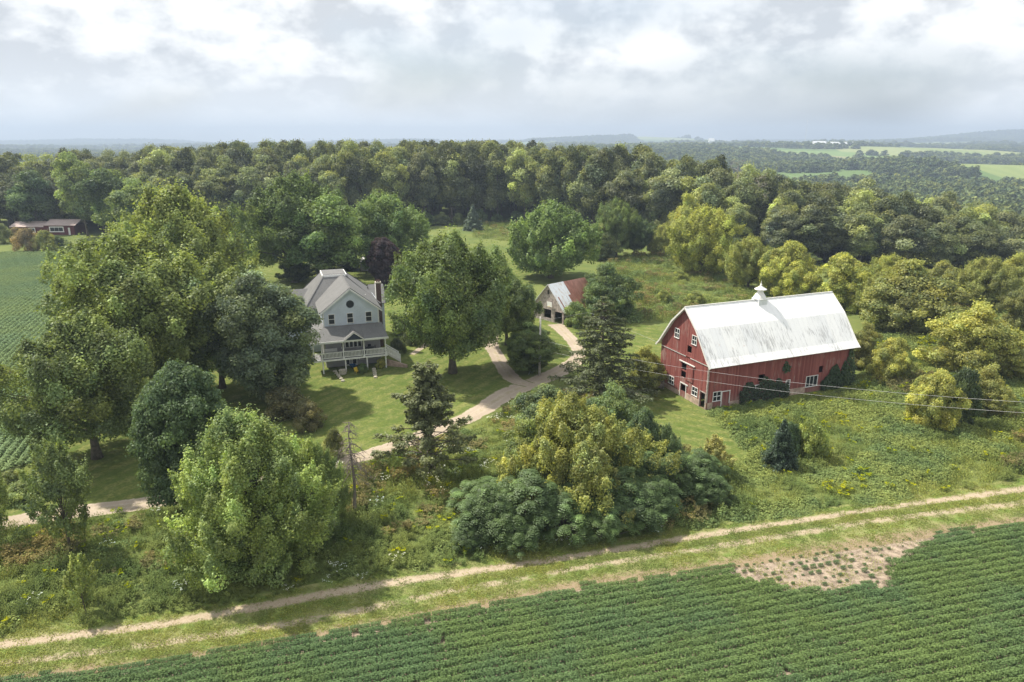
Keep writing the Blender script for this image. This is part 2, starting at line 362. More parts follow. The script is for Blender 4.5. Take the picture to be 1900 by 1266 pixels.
# ---- conifers: trunk, whorls of boughs with needle sprays
def conifer(name, seed, pos, H, levels, r0, color, label, start=.25, card=.22, dens=16, droop=.15, group=None, hang=.3, rise=0., vine=0., twigs=True, cat='tree', tipup=0., thick=.16):
    rs = np.random.RandomState(seed); e = empty(name, tuple(map(float, pos)), rs.rand()*6.28); tag(e, label, cat, group)
    mt = MB(); zs = np.linspace(-.2, H*.97, 9)
    mt.tube([(0.06*math.sin(z), .06*math.cos(z*1.3), z) for z in zs], [r0*(1.25-1.2*i/8.) for i in range(9)], 7)
    mbr = MB(); PP = []; NN = []; TT = []
    for z, L, nb, *st_ in levels:
        start_ = st_[0] if st_ else start
        a0 = rs.rand()*6.28
        for b in range(nb):
            a = a0+b*6.2832/nb+rs.normal(0, .18); Lb = L*rs.uniform(.65, 1.12); z0 = z+rs.normal(0, .08)
            dr = Vector((math.cos(a), math.sin(a), 0)); n = max(4, int(Lb/.35)); pts = []
            for k in range(n+1):
                t = k/n; pts.append(dr*(Lb*t)+Vector((0, 0, z0+rise*Lb*t-droop*Lb*t*t+tipup*Lb*t**3)))
            mbr.tube(pts[::max(1, n//4)]+[pts[-1]], [max(.012, r0*.3*(1-.85*i/max(1, len(pts[::max(1, n//4)])))) for i in range(len(pts[::max(1, n//4)])+1)], 4)
            m = int(dens*Lb*(1-start_)); t = start_+(1-start_)*rs.rand(m)
            P = np.array([pts[min(n, int(x*n))] for x in t]); P = P+np.array(dr)*((t*n)%1)[:, None]*Lb/n
            side = np.array([-dr.y, dr.x, 0]); wdt = (.10+.26*Lb*(1-t)*(t > .05)+.08*Lb)*rs.uniform(-1, 1, m)
            P = P+side*wdt[:, None]*.8+np.array([0, 0, 1])*(rs.normal(0, thick, m)-hang*rs.rand(m)*np.abs(wdt))[:, None]
            PP.append(P); T = np.array(dr)*.8+side*np.sign(wdt)[:, None]*.7+rs.normal(size=(m, 3))*.25; TT.append(T)
            NN.append(np.array([0, 0, 1])+rs.normal(size=(m, 3))*.45+np.array(dr)*.25)
    P = np.concatenate(PP); N = np.concatenate(NN); T = np.concatenate(TT)
    if vine > 0:
        m = int(vine*260); zz = rs.rand(m)*H*.97; aa = rs.rand(m)*6.28; rr_ = (.25+.5*rs.rand(m))*(1.2-zz/H*.6)
        Q = np.stack([np.cos(aa)*rr_, np.sin(aa)*rr_, zz], 1); P = np.concatenate([P, Q]); N = np.concatenate([N, Q*np.array([1, 1, 0])+rs.normal(size=(m, 3))*.3]); T = np.concatenate([T, rs.normal(size=(m, 3))])
    V, F = quads(P, N, card*rs.uniform(.6, 1.3, len(P)), 1.8, rs, T, .08)
    l = np.exp(rs.normal(0, .22, len(P))); c = np.stack([l, l, l*.95], 1)
    link('trunk', trunk_me(mt, M['bark']), e); link('branches', trunk_me(mbr, M['deadwood'] if not twigs else M['bark']), e)
    cr = link('crown', raw_mesh('crown', V, F, 4, M['leaf'], np.repeat(c, 4, 0)), e); cr.color = (*[q*1.7 for q in color], 1)
    return e
def trunk_me(mb, mat):
    me = bpy.data.meshes.new('wood'); me.from_pydata([tuple(p) for p in mb.v], [], mb.f); me.update(); me.materials.append(mat); return me
def top_h(p, v):
    d = at(950, v, 0)-np.array([0, 0, CAMH]); return CAMH+d[2]*(p[1]/d[1])-p[2]
def bare_tree(name, seed, pos, H, color_mat, label, spread=.28, droop=.0, n1=22, cat='tree', group=None, low=.25, r0=.16):
    rs = np.random.RandomState(seed); e = empty(name, tuple(map(float, pos))); tag(e, label, cat, group); mt = MB(); mb = MB()
    zs = np.linspace(-.2, H, 9); mt.tube([(.12*math.sin(z*.8+seed), .1*math.cos(z), z) for z in zs], [r0*(1.15-1.05*i/8.) for i in range(9)], 7)
    for k in range(n1):
        z = H*(low+(1-low)*rs.rand()); a = rs.rand()*6.28; L = H*spread*(1.15-z/H*.8)*rs.uniform(.5, 1.1)
        d = Vector((math.cos(a), math.sin(a), .45-droop)); p0 = Vector((0, 0, z)); pts = [p0]
        for i in range(4): d = (d+Vector(rs.normal(size=3)*.18)+Vector((0, 0, -.22*droop*3))).normalized(); pts.append(pts[-1]+d*L/4)
        mb.tube(pts, [r0*.32, r0*.24, r0*.17, r0*.11, r0*.05], 4)
        for q in range(5):
            i = rs.randint(1, 5); d2 = (d+Vector(rs.normal(size=3)*.7)).normalized(); mb.tube([pts[i], pts[i]+d2*L*.25, pts[i]+d2*L*.42+Vector((0, 0, -.1*droop*L))], [r0*.13, r0*.08, r0*.04], 3)
    link('trunk', trunk_me(mt, color_mat), e); link('branches', trunk_me(mb, color_mat), e); return e

# ---- sumac: stems with rosettes of long drooping compound leaves
def sumac_mesh(seed, R, H, nros):
    rs = np.random.RandomState(seed); P = []; N = []; T = []; S = []; Cc = []
    ang = rs.rand(nros)*6.28; rad = np.sqrt(rs.rand(nros))*R; k = 1+.25*np.sin(ang*3+seed)
    hz = H*(1-.55*(rad/R)**2)*rs.uniform(.8, 1.05, nros)*np.where(rs.rand(nros) < .3, rs.uniform(.4, .9, nros), 1)
    cen = np.stack([np.cos(ang)*rad*k, np.sin(ang)*rad*k, hz], 1); tips = cen
    for j in range(nros):
        nf = rs.randint(9, 14); a0 = rs.rand()*6.28; tn = math.exp(rs.normal(0, .18)); tw = rs.rand() < .12
        for f in range(nf):
            a = a0+f*6.28/nf+rs.normal(0, .15); L = rs.uniform(.42, .68); d = np.array([math.cos(a), math.sin(a), 0]); s = np.array([-d[1], d[0], 0])
            r0 = rs.uniform(.15, .6)
            for q in range(5):
                t = (q+.8)/5; c = cen[j]+d*L*t+np.array([0, 0, 1])*(L*(r0*t-.75*t*t))
                for sg in (-1, 1):
                    w = .20*(1-.55*abs(t-.45)); P.append(c+s*sg*w*.5); T.append(s*sg+d*.35+np.array([0, 0, -.25])); N.append(np.array([0, 0, 1])+d*.5*t+rs.normal(size=3)*.15); S.append(w); Cc.append(tn*(1.5 if tw else 1))
    P, N, T, S, Cc = map(np.array, (P, N, T, S, Cc)); n = len(P); N = nrm(N); T = nrm(T-N*np.sum(T*N, 1, keepdims=True)); B = np.cross(N, T)
    S = S.reshape(-1, 1); V = np.stack([P+T*S*.62, P+B*S*.26, P-T*S*.62, P-B*S*.26], 1).reshape(-1, 3)
    l = Cc*np.exp(rs.normal(0, .1, n)); c = np.stack([l, l, l], 1)
    mb = MB()
    for j in range(0, nros, 3): mb.tube([(cen[j][0]*.25, cen[j][1]*.25, 0), (cen[j][0]*.7, cen[j][1]*.7, cen[j][2]*.6), cen[j]], [.05, .035, .02], 4)
    return raw_mesh('crown', V, np.arange(n*4).reshape(n, 4), 4, M['leaf'], np.repeat(c, 4, 0)), trunk_me(mb, M['bark'])

# ---- ground-cover plants, instanced by geometry nodes inside one object
def plant_proto(kind, seed, mat=None):
    rs = np.random.RandomState(seed); P = []; N = []; T = []; S = []; A = []; C = []
    def add(p, n, t, s, a, c): P.append(p); N.append(n); T.append(t); S.append(s); A.append(a); C.append(c)
    up = np.array([0, 0, 1.])
    if kind == 'stalk':         # leafy upright stems, goldenrod before it flowers
        for k in range(13):
            b = rs.uniform(-.42, .42, 2); h = rs.uniform(.65, 1.15); ln = rs.normal(0, .1, 2); g = math.exp(rs.normal(0, .15))
            for q in range(9):
                t = .25+.75*q/8.; a = q*2.4+k; d = np.array([math.cos(a), math.sin(a), .55]); c = np.array([b[0]+ln[0]*t, b[1]+ln[1]*t, h*t])
                add(c+d*.07, np.array([-d[0], -d[1], 1.1]), d, .085*(1.2-.5*t), 2.3, (g, g, g*.9))
    elif kind in ('gold', 'dryseed'):
        for k in range(9):
            b = rs.uniform(-.4, .4, 2); h = rs.uniform(.8, 1.2); g = math.exp(rs.normal(0, .12))
            for q in range(6):
                t = .2+.6*q/5.; a = q*2.4+k; d = np.array([math.cos(a), math.sin(a), .5]); add(np.array([b[0], b[1], h*t])+d*.07, np.array([-d[0], -d[1], 1.1]), d, .08, 2.2, (g, g, g*.9))
            for q in range(9):
                a = rs.rand()*6.28; d = np.array([math.cos(a), math.sin(a), .8]); cc = (2.2, 1.8, .3) if kind == 'gold' and k < 4 else (1.0, .95, .8) if kind == 'gold' else (1.02, .97, .9)
                add(np.array([b[0], b[1], h*.85])+d*rs.uniform(.03, .16), rs.normal(size=3)+up, d, .10, 1.5, cc)
    elif kind == 'grass':
        for k in range(60):
            b = rs.normal(0, .26, 2); h = rs.uniform(.35, .8); a = rs.rand()*6.28; ln = rs.uniform(.1, .4); g = math.exp(rs.normal(0, .28)); yw = rs.rand()*.25
            for q in range(2):
                t = (.3, .75)[q]; c = np.array([b[0]+math.cos(a)*ln*t*t*h, b[1]+math.sin(a)*ln*t*t*h, h*t]); d = np.array([math.cos(a)*ln*2*t, math.sin(a)*ln*2*t, 1.])
                add(c, np.array([math.cos(a+1), math.sin(a+1), .4])+rs.normal(size=3)*.2, d, .045, 7*h, (g*(1+yw), g, g*(1-yw*.5)))
    elif kind == 'short':
        for k in range(60):
            b = rs.uniform(-.6, .6, 2); h = rs.uniform(.05, .14); g = math.exp(rs.normal(0, .3)); d = np.array([rs.normal(0, .9), rs.normal(0, .9), 1]); yw = rs.rand()*.22
            add(np.array([b[0], b[1], h*.5]), rs.normal(size=3)*.6+up, d, .05, 1.2+h*14, (g*(1+yw), g, g*(1-yw*.5)))
    elif kind == 'bramble':
        m = 190; a = rs.rand(m)*6.28; r = np.sqrt(rs.rand(m))*.75; z = (.75-.7*(r/.75)**2)*rs.uniform(.55, 1, m)
        for k in range(m):
            g = math.exp(rs.normal(0, .22)); yw = rs.rand()*.14
            add(np.array([math.cos(a[k])*r[k], math.sin(a[k])*r[k], z[k]+.06]), np.array([math.cos(a[k])*r[k], math.sin(a[k])*r[k], .9])+rs.normal(size=3)*.4, rs.normal(size=3), .115, 1.25, (g*(1+yw), g, g*(1-yw*.6)))
    elif kind == 'white':
        for k in range(10):
            b = rs.uniform(-.55, .55, 2); h = rs.uniform(.75, 1.1)
            for q in range(4): add(np.array([b[0], b[1], h*(.2+.2*q)]), rs.normal(size=3), up, .035, 5, (1, 1, .9))
            for q in range(4): add(np.array([b[0]+rs.normal(0, .08), b[1]+rs.normal(0, .04), h]), up+rs.normal(size=3)*.2, rs.normal(size=3), .06, 1.05, (8, 6.5, 15))
    elif kind in ('soy', 'soyfar'):       # one metre of a soybean row
        m, sz = (380, .10) if kind == 'soy' else (90, .19)
        x = rs.uniform(-.55, .55, m); y = rs.normal(0, .21, m).clip(-.44, .44); top = .62*np.sqrt(np.maximum(.08, 1-(y/.50)**2))
        z = top*(1-.55*rs.rand(m)**2.2)+rs.normal(0, .03, m)
        for k in range(m):
            g = math.exp(rs.normal(0, .17)); add(np.array([x[k], y[k], z[k]]), np.array([rs.normal(0, .35), y[k]*2.2+rs.normal(0, .35), .8]), rs.normal(size=3), sz*rs.uniform(.7, 1.2), 1.25, (g, g, g))
    P, N, T, S, A, C = map(np.array, (P, N, T, S, A, C)); N = nrm(N.astype(float)); T = nrm(T-N*np.sum(T*N, 1, keepdims=True)); B = np.cross(N, T)
    S = S.reshape(-1, 1); A = A.reshape(-1, 1); n = len(P)
    V = np.stack([P+T*S*.5*A, P+B*S*.5, P-T*S*.5*A, P-B*S*.5], 1).reshape(-1, 3)
    me = raw_mesh(kind, V, np.arange(4*n).reshape(n, 4), 4, mat or M['weed'], np.repeat(C, 4, 0))
    o = bpy.data.objects.new('source_'+kind, me); LIB.objects.link(o); return o
def weedmat(name, c, trans=.25, var=((1.14, 1.08, .88), (.76, .86, .82)), scale=.16):
    t = NT(name); c0 = t.mix(1., t.attr('Col').outputs['Color'], c, 'MULTIPLY'); pos = t.coord('world')
    nz = t.noise(scale, 3, .6, pos); c1 = t.mix(t.step(nz, .35, .65), t.mix(1., c0, var[1], 'MULTIPLY'), t.mix(1., c0, var[0], 'MULTIPLY'))
    t.t.nodes.remove(t.b); d = t.n('ShaderNodeBsdfDiffuse'); t.put(d.inputs[0], c1); tr = t.n('ShaderNodeBsdfTranslucent'); t.put(tr.inputs[0], c1)
    m1 = t.n('ShaderNodeMixShader'); m1.inputs[0].default_value = trans; t.l(d.outputs[0], m1.inputs[1]); t.l(tr.outputs[0], m1.inputs[2]); t.l(m1.outputs[0], t.o.inputs[0]); return t.m
def stuff(name, srcs, P, rz, scl, label, cat, tilt=None):
    """one object scattering source shapes over points with geometry nodes"""
    n = len(P); me = bpy.data.meshes.new(name); me.vertices.add(n); me.vertices.foreach_set('co', np.ascontiguousarray(P, np.float32).ravel())
    a = me.attributes.new('rot', 'FLOAT_VECTOR', 'POINT'); r = np.zeros((n, 3), np.float32); r[:, 2] = rz; a.data.foreach_set('vector', r.ravel())
    a = me.attributes.new('scl', 'FLOAT_VECTOR', 'POINT'); s = np.ones((n, 3), np.float32)*(np.asarray(scl, np.float32).reshape(n, -1)); a.data.foreach_set('vector', np.ascontiguousarray(s).ravel())
    a = me.attributes.new('pick', 'INT', 'POINT'); a.data.foreach_set('value', np.random.RandomState(n).randint(0, len(srcs), n).astype(np.int32))
    o = link(name, me); g = bpy.data.node_groups.new(name, 'GeometryNodeTree')
    g.interface.new_socket('Geometry', in_out='INPUT', socket_type='NodeSocketGeometry'); g.interface.new_socket('Geometry', in_out='OUTPUT', socket_type='NodeSocketGeometry')
    N = g.nodes.new; L = g.links.new; gi = N('NodeGroupInput'); go = N('NodeGroupOutput'); ip = N('GeometryNodeInstanceOnPoints'); jn = N('GeometryNodeJoinGeometry')
    m2p = N('GeometryNodeMeshToPoints'); L(gi.outputs[0], m2p.inputs[0])
    for s_ in srcs:
        oi = N('GeometryNodeObjectInfo'); oi.inputs['Object'].default_value = s_; oi.inputs['As Instance'].default_value = True; L(oi.outputs['Geometry'], jn.inputs[0])
    def na(nm, dt):
        q = N('GeometryNodeInputNamedAttribute'); q.data_type = dt; q.inputs[0].default_value = nm; return [x for x in q.outputs if x.enabled and x.name == 'Attribute'][0]
    L(m2p.outputs[0], ip.inputs['Points']); L(jn.outputs[0], ip.inputs['Instance']); ip.inputs['Pick Instance'].default_value = True
    L(na('pick', 'INT'), ip.inputs['Instance Index']); L(na('rot', 'FLOAT_VECTOR'), ip.inputs['Rotation']); L(na('scl', 'FLOAT_VECTOR'), ip.inputs['Scale'])
    L(ip.outputs[0], go.inputs[0]); md = o.modifiers.new('scatter', 'NODES'); md.node_group = g
    tag(o, label, cat, kind='stuff'); return o
from mathutils.geometry import tessellate_polygon
# ------------------------------------------------------------------ building materials
def redwood():
    t = NT('red_boards'); v = t.coord('obj')
    sx = t.n('ShaderNodeSeparateXYZ'); t.l(v, sx.inputs[0]); run = t.math('ADD', sx.outputs[0], sx.outputs[1])
    b = t.math('DIVIDE', run, .24); bid = t.math('FLOOR', b); fr = t.math('FRACT', b)
    wn = t.n('ShaderNodeTexWhiteNoise'); wn.noise_dimensions = '1D'; t.l(bid, wn.inputs['W'])
    c = t.mix(wn.outputs[0], (.20, .060, .054), (.30, .105, .092))
    st = t.noise(1., 6, .7, t.coord('obj', (3.2, 3.2, .35)), .4); big = t.noise(.32, 3, .6, t.coord('obj'))
    worn = t.step(t.math('ADD', t.math('MULTIPLY', st, .7), t.math('MULTIPLY', big, .45)), .60, .76)
    c = t.mix(t.math('MULTIPLY', worn, .75), c, (.36, .27, .24))
    low = t.step(t.math('ADD', sx.outputs[2], t.math('MULTIPLY', st, 3.)), 3.2, 1.4)
    c = t.mix(t.math('MULTIPLY', low, .35), c, (.33, .26, .22))
    gap = t.step(t.math('ABSOLUTE', t.math('SUBTRACT', fr, .5)), .44, .49)
    c = t.mix(t.math('MULTIPLY', gap, .6), c, (.05, .015, .012)); t.bump(t.math('SUBTRACT', st, gap), .02)
    return t.base(c, .85, .15)
def whitemetal():
    t = NT('white_metal_roof'); v = t.coord('obj'); sx = t.n('ShaderNodeSeparateXYZ'); t.l(v, sx.inputs[0])
    sh = t.math('DIVIDE', sx.outputs[0], .8); fr = t.math('FRACT', sh)
    wn = t.n('ShaderNodeTexWhiteNoise'); wn.noise_dimensions = '1D'; t.l(t.math('FLOOR', t.math('DIVIDE', sx.outputs[0], 1.6)), wn.inputs['W'])
    c = t.mix(wn.outputs[0], (.80, .81, .82), (.88, .88, .87))
    streak = t.noise(1., 7, .72, t.coord('obj', (5.5, .7, .7)), .3); patch = t.noise(.30, 2, .5, t.coord('obj', (1, 1, 1), (3, 1, 2)))
    zz = t.step(sx.outputs[2], 10.2, 9.4)
    gm = t.math('MULTIPLY', t.step(t.math('ADD', t.math('MULTIPLY', streak, .75), t.math('MULTIPLY', patch, .4)), .585, .72), t.math('ADD', t.math('MULTIPLY', zz, .50), .13))
    c = t.mix(gm, c, (.27, .27, .27))
    rust = t.math('MULTIPLY', t.step(t.noise(1.1, 6, .75, t.coord('obj', (2.2, .9, .9), (5, 5, 5)), .6), .60, .72), t.step(t.noise(.22, 2, .5, t.coord('obj', (1, .3, .3), (9.3, 0, 0))), .48, .62))
    c = t.mix(t.math('MULTIPLY', rust, .6), c, (.48, .27, .16))
    seam = t.step(t.math('ABSOLUTE', t.math('SUBTRACT', fr, .5)), .465, .495)
    t.bump(seam, .03, .8); c = t.mix(t.math('MULTIPLY', seam, .12), c, (.4, .4, .42))
    return t.base(c, .42, .5)
def shingle(name, a, b):
    t = NT(name); n = t.noise(7., 2, .7, t.coord('obj', (1, 2.2, 3))); n2 = t.noise(.7, 3, .6)
    c = t.mix(t.step(n, .3, .7), a, b); c = t.mix(t.math('MULTIPLY', t.step(n2, .35, .7), .25), c, tuple(x*1.25 for x in b))
    t.bump(n, .015); return t.base(c, .92, .1)
def siding(name, a, pitch=.15, axis=2):
    t = NT(name); sx = t.n('ShaderNodeSeparateXYZ'); t.l(t.coord('obj'), sx.inputs[0]); fr = t.math('FRACT', t.math('DIVIDE', sx.outputs[axis], pitch))
    n = t.noise(1.2, 4, .6); c = t.mix(t.step(n, .3, .7), tuple(x*.93 for x in a), tuple(min(1, x*1.05) for x in a))
    c = t.mix(t.math('MULTIPLY', t.step(fr, .88, 1.), .35), c, tuple(x*.4 for x in a)); t.bump(fr, .03); return t.base(c, .6, .3)
def rustroof():
    t = NT('rusty_sheet_roof'); sx = t.n('ShaderNodeSeparateXYZ'); t.l(t.coord('obj'), sx.inputs[0]); x = sx.outputs[0]; y = sx.outputs[1]
    sid = t.math('FLOOR', t.math('DIVIDE', x, .66)); row = t.math('LESS_THAN', y, 1.9)
    wn = t.n('ShaderNodeTexWhiteNoise'); wn.noise_dimensions = '2D'; cb = t.n('ShaderNodeCombineXYZ'); t.l(sid, cb.inputs[0]); t.l(row, cb.inputs[1]); t.l(cb.outputs[0], wn.inputs['Vector'])
    # left end new sheets, right end rusted, mixed between; lower course rusts sooner
    lim = t.math('SUBTRACT', t.math('SUBTRACT', 1.0, t.math('DIVIDE', x, 6.2)), t.math('MULTIPLY', row, .30))
    new = t.math('GREATER_THAN', t.math('ADD', lim, t.math('MULTIPLY', t.math('SUBTRACT', wn.outputs[0], .5), .75)), .38)
    n = t.noise(1.2, 5, .65, t.coord('obj', (2, .7, .7))); rust = t.mix(t.step(n, .3, .7), (.17, .065, .045), (.30, .13, .09)); rust = t.mix(t.math('MULTIPLY', wn.outputs[0], .35), rust, (.34, .2, .16))
    zinc = t.mix(t.step(n, .45, .75), (.66, .70, .74), (.50, .42, .36)); fr = t.math('FRACT', t.math('DIVIDE', x, .22)); t.bump(t.math('PINGPONG', fr, .5), .03)
    return t.base(t.mix(new, rust, zinc), .55, .4)
def glass():
    t = NT('window_glass'); n = t.noise(.8, 2); t.b.inputs['Roughness'].default_value = .08; return t.base(t.mix(n, (.015, .018, .02), (.04, .045, .05)), .25, .25)
def brick():
    t = NT('chimney_brick'); b = t.n('ShaderNodeTexBrick'); t.l(t.coord('obj', (1, 1, 1), rot=(math.pi/2, 0, 0)), b.inputs[0]); b.inputs['Scale'].default_value = 4.5
    b.inputs[1].default_value = (.10, .045, .038, 1); b.inputs[2].default_value = (.07, .035, .03, 1); b.inputs[3].default_value = (.2, .18, .16, 1); return t.base(b.outputs[0], .9, .1)
M.update(red=redwood(), roofw=whitemetal(), shdark=shingle('grey_shingles', (.13, .13, .132), (.20, .20, .20)),
    blue=siding('blue_siding', (.66, .73, .83)), grey=siding('grey_siding', (.42, .41, .44)), white=simple('white_paint', (.78, .78, .77), .5, .06), trim=simple('worn_white_trim', (.70, .69, .67), .6, .12, 8),
    glass=glass(), brick=brick(), stone=simple('foundation_stone', (.44, .33, .27), .9, .3, 1.6), rust=rustroof(), oldwood=simple('weathered_boards', (.36, .31, .29), .9, .35, 2.2),
    dark=simple('dark_blue_board', (.035, .045, .07), .7), deck=simple('deck_boards', (.28, .27, .28), .8, .15, 6), cabinred=simple('cabin_red', (.11, .028, .03), .8, .2), pinkroof=shingle('faded_roof', (.42, .33, .31), (.58, .48, .46)),
    yellow=simple('yellow_plastic', (.70, .50, .05), .5), bluep=simple('blue_plastic', (.02, .13, .30), .5), tan=simple('tan_stone', (.50, .46, .38), .9, .25, 4), pole=simple('pole_wood', (.48, .46, .42), .9, .25, 3), steel=simple('grey_steel', (.66, .68, .70), .45, .08), wire=simple('wire', (.45, .45, .46), .5),
    blk=simple('black_cover', (.03, .035, .04), .6))
def wall(mp, outline, holes, th):
    """flat wall with real openings: outline and holes in 2D, mp maps (a, z, depth) to 3D"""
    loops = [outline]+holes; flat = [p for l in loops for p in l]
    tris = tessellate_polygon([[Vector((p[0], p[1], 0)) for p in l] for l in loops]); n = len(flat)
    v = [mp(p[0], p[1], 0) for p in flat]+[mp(p[0], p[1], th) for p in flat]
    f = [tuple(t) for t in tris]+[tuple(i+n for i in reversed(t)) for t in tris]; k = 0
    for l in loops:
        m = len(l); f += [(k+i, k+(i+1) % m, k+(i+1) % m+n, k+i+n) for i in range(m)]; k += m
    mb = MB(); mb.add(v, f); return mb
def rect(a0, a1, z0, z1): return [(a0, z0), (a1, z0), (a1, z1), (a0, z1)]
def fix(o):
    bm = bmesh.new(); bm.from_mesh(o.data); bmesh.ops.recalc_face_normals(bm, faces=bm.faces); bm.to_mesh(o.data); bm.free(); return o
def window(parent, mp, a0, a1, z0, z1, muntins=(1, 1), fr=.07, mat=None, sill=True, glass_mat=None):
    """frame, sash bars and pane; mp(a, z, d): d<0 outwards"""
    def bx(mb, p0, p1, q0, q1, d0, d1):
        c = [mp(p, q, d) for d in (d0, d1) for p, q in ((p0, q0), (p1, q0), (p1, q1), (p0, q1))]
        mb.add(c, [(0, 1, 2, 3), (7, 6, 5, 4), (0, 4, 5, 1), (1, 5, 6, 2), (2, 6, 7, 3), (3, 7, 4, 0)])
    m = MB(); bx(m, a0-fr, a0, z0, z1, -.05, .05); bx(m, a1, a1+fr, z0, z1, -.05, .05); bx(m, a0-fr, a1+fr, z1, z1+fr, -.06, .05)
    bx(m, a0-fr-.04, a1+fr+.04, z0-fr, z0, -.10 if sill else -.06, .05)
    nx, nz = muntins
    for i in range(nx): c = a0+(a1-a0)*(i+1)/(nx+1); bx(m, c-.025, c+.025, z0, z1, -.02, .03)
    for i in range(nz): c = z0+(z1-z0)*(i+1)/(nz+1); bx(m, a0, a1, c-.03, c+.03, -.03, .03)
    w = fix(m.build('window', mat or M['white'], parent)); g = MB(); bx(g, a0, a1, z0, z1, .031, .045); fix(g.build('pane', glass_mat or M['glass'], w)); return w

# ------------------------------------------------------------------ ground
def ground():
    n = 460; u = np.linspace(-1, 1, n); X = 11000*np.sinh(6.2*u)/np.sinh(6.2); Y = X+60
    gx, gy = np.meshgrid(X, Y); V = np.stack([gx, gy, terrain_h(gx, gy)], 2).reshape(-1, 3)
    i = np.arange(n*n).reshape(n, n); F = np.stack([i[:-1, :-1], i[:-1, 1:], i[1:, 1:], i[1:, :-1]], 2).reshape(-1, 4)
    t = NT('countryside'); pos = t.coord('world'); sx = t.n('ShaderNodeSeparateXYZ'); t.l(pos, sx.inputs[0])
    a = t.noise(.09, 5, .65, pos); b = t.noise(1.1, 5, .7, pos)
    near = t.mix(t.step(a, .32, .68), (.10, .145, .04), (.17, .20, .06)); near = t.mix(t.math('MULTIPLY', t.step(b, .35, .7), .35), near, (.15, .14, .07))
    vo = t.n('ShaderNodeTexVoronoi'); vo.inputs['Scale'].default_value = .0032; mp = t.coord('world', (1, .8, 0), rot=(0, 0, .3)); t.l(mp, vo.inputs['Vector'])
    hs = t.n('ShaderNodeSeparateColor'); t.l(vo.outputs['Color'], hs.inputs[0])
    r = t.n('ShaderNodeValToRGB'); t.l(hs.outputs[0], r.inputs[0]); e = r.color_ramp.elements; r.color_ramp.interpolation = 'CONSTANT'
    cs = [(.16, .25, .08), (.22, .27, .10), (.12, .20, .06), (.28, .31, .13), (.10, .17, .055), (.30, .28, .15)]
    while len(e) < 6: e.new(.5)
    for k, c in enumerate(cs): e[k].position = k/6; e[k].color = (*c, 1)
    fld = t.mix(.25, r.outputs[0], t.mix(t.noise(.004, 3, .5, pos), (.1, .16, .05), (.3, .32, .15)))
    strp = t.n('ShaderNodeTexWave'); strp.inputs['Scale'].default_value = .012; strp.inputs['Distortion'].default_value = 6; strp.inputs['Detail'].default_value = 0; t.l(pos, strp.inputs[0])
    fld = t.mix(t.math('MULTIPLY', strp.outputs['Fac'], .18), fld, (.09, .15, .05))
    f = t.step(sx.outputs[1], 380, 520); c = t.mix(f, near, fld); t.bump(b, .12, .6)
    o = link('ground', raw_mesh('ground', V, F, 4, t.base(c, .95, .05), smooth_=True)); tag(o, kind='structure')
ground()
def rough_edge(poly, step=.7, amp=.22, seed=0):
    out = []; n = len(poly); s = 0.
    for i in range(n):
        p = np.array(poly[i][:2]); q = np.array(poly[(i+1) % n][:2]); d = q-p; L = np.linalg.norm(d); m = max(1, int(L/step)); nn = np.array([-d[1], d[0]])/max(L, 1e-6)
        for k in range(m):
            s += step; out.append(p+d*k/m+nn*amp*2*(float(fbm(s*.9, seed*3.1, seed, 3))-.5))
    return out
def sheet(name, poly, z, mat, seed=0, amp=.22):
    pl = rough_edge(poly, .6, amp, seed); me = bpy.data.meshes.new(name)
    a = sum(pl[i][0]*pl[(i+1) % len(pl)][1]-pl[(i+1) % len(pl)][0]*pl[i][1] for i in range(len(pl)))
    if a < 0: pl = pl[::-1]
    tr = tessellate_polygon([[Vector((p[0], p[1], 0)) for p in pl]])
    me.from_pydata([(p[0], p[1], z) for p in pl], [], [tuple(t) for t in tr]); me.update(); me.materials.append(mat)
    o = link(name, me); fix(o); tag(o, kind='structure')
    if me.polygons[0].normal.z < 0: me.flip_normals()
    return o
def P2(pts): return [tuple(at(u, v)[:2]) for u, v in pts]
def lawnmat(ang, name='mown_grass'):
    t = NT(name); pos = t.coord('world'); r = t.coord('world', rot=(0, 0, ang)); sx = t.n('ShaderNodeSeparateXYZ'); t.l(r, sx.inputs[0])
    a = t.noise(.16, 4, .6, pos); b = t.noise(2.6, 5, .75, pos); c3 = t.noise(.6, 4, .7, pos)
    c = t.mix(t.step(a, .3, .7), (.11, .15, .035), (.185, .21, .058)); c = t.mix(t.math('MULTIPLY', t.step(c3, .42, .66), .7), c, (.27, .26, .10))
    st = t.math('SINE', t.math('ADD', t.math('MULTIPLY', sx.outputs[0], 3.3), t.math('MULTIPLY', a, 6.))); c = t.mix(t.math('MULTIPLY', t.step(st, -.3, .6), .4), c, (.08, .135, .03))
    c = t.mix(t.math('MULTIPLY', t.step(b, .38, .62), .6), c, (.07, .10, .028)); t.bump(b, .14, .9); return t.base(c, .95, .05)
M['lawn'] = lawnmat(.5); M['lawn2'] = lawnmat(-.95, 'mown_grass_yard')
LAWN1 = P2([(-60, 985), (60, 968), (180, 948), (290, 928), (450, 905), (600, 868), (700, 838), (790, 806), (880, 768), (955, 730), (975, 712), (938, 665), (917, 625), (905, 570), (905, 540), (1000, 520), (1000, 470), (760, 455), (600, 455), (330, 455), (130, 452), (125, 470), (150, 560), (150, 640), (135, 760), (75, 850), (10, 880), (-60, 935)])
LAWN2 = P2([(1035, 700), (1115, 740), (1185, 745), (1200, 800), (1240, 832), (1300, 850), (1374, 858), (1384, 845), (1352, 806), (1308, 768), (1270, 738), (1232, 715), (1226, 640), (1240, 606), (1165, 602), (1120, 590), (1085, 560), (1020, 555), (985, 560), (925, 600), (950, 660), (985, 695)])
sheet('lawn', LAWN1, .010, M['lawn'], 1, .5); sheet('yard', LAWN2, .012, M['lawn2'], 2, .6)
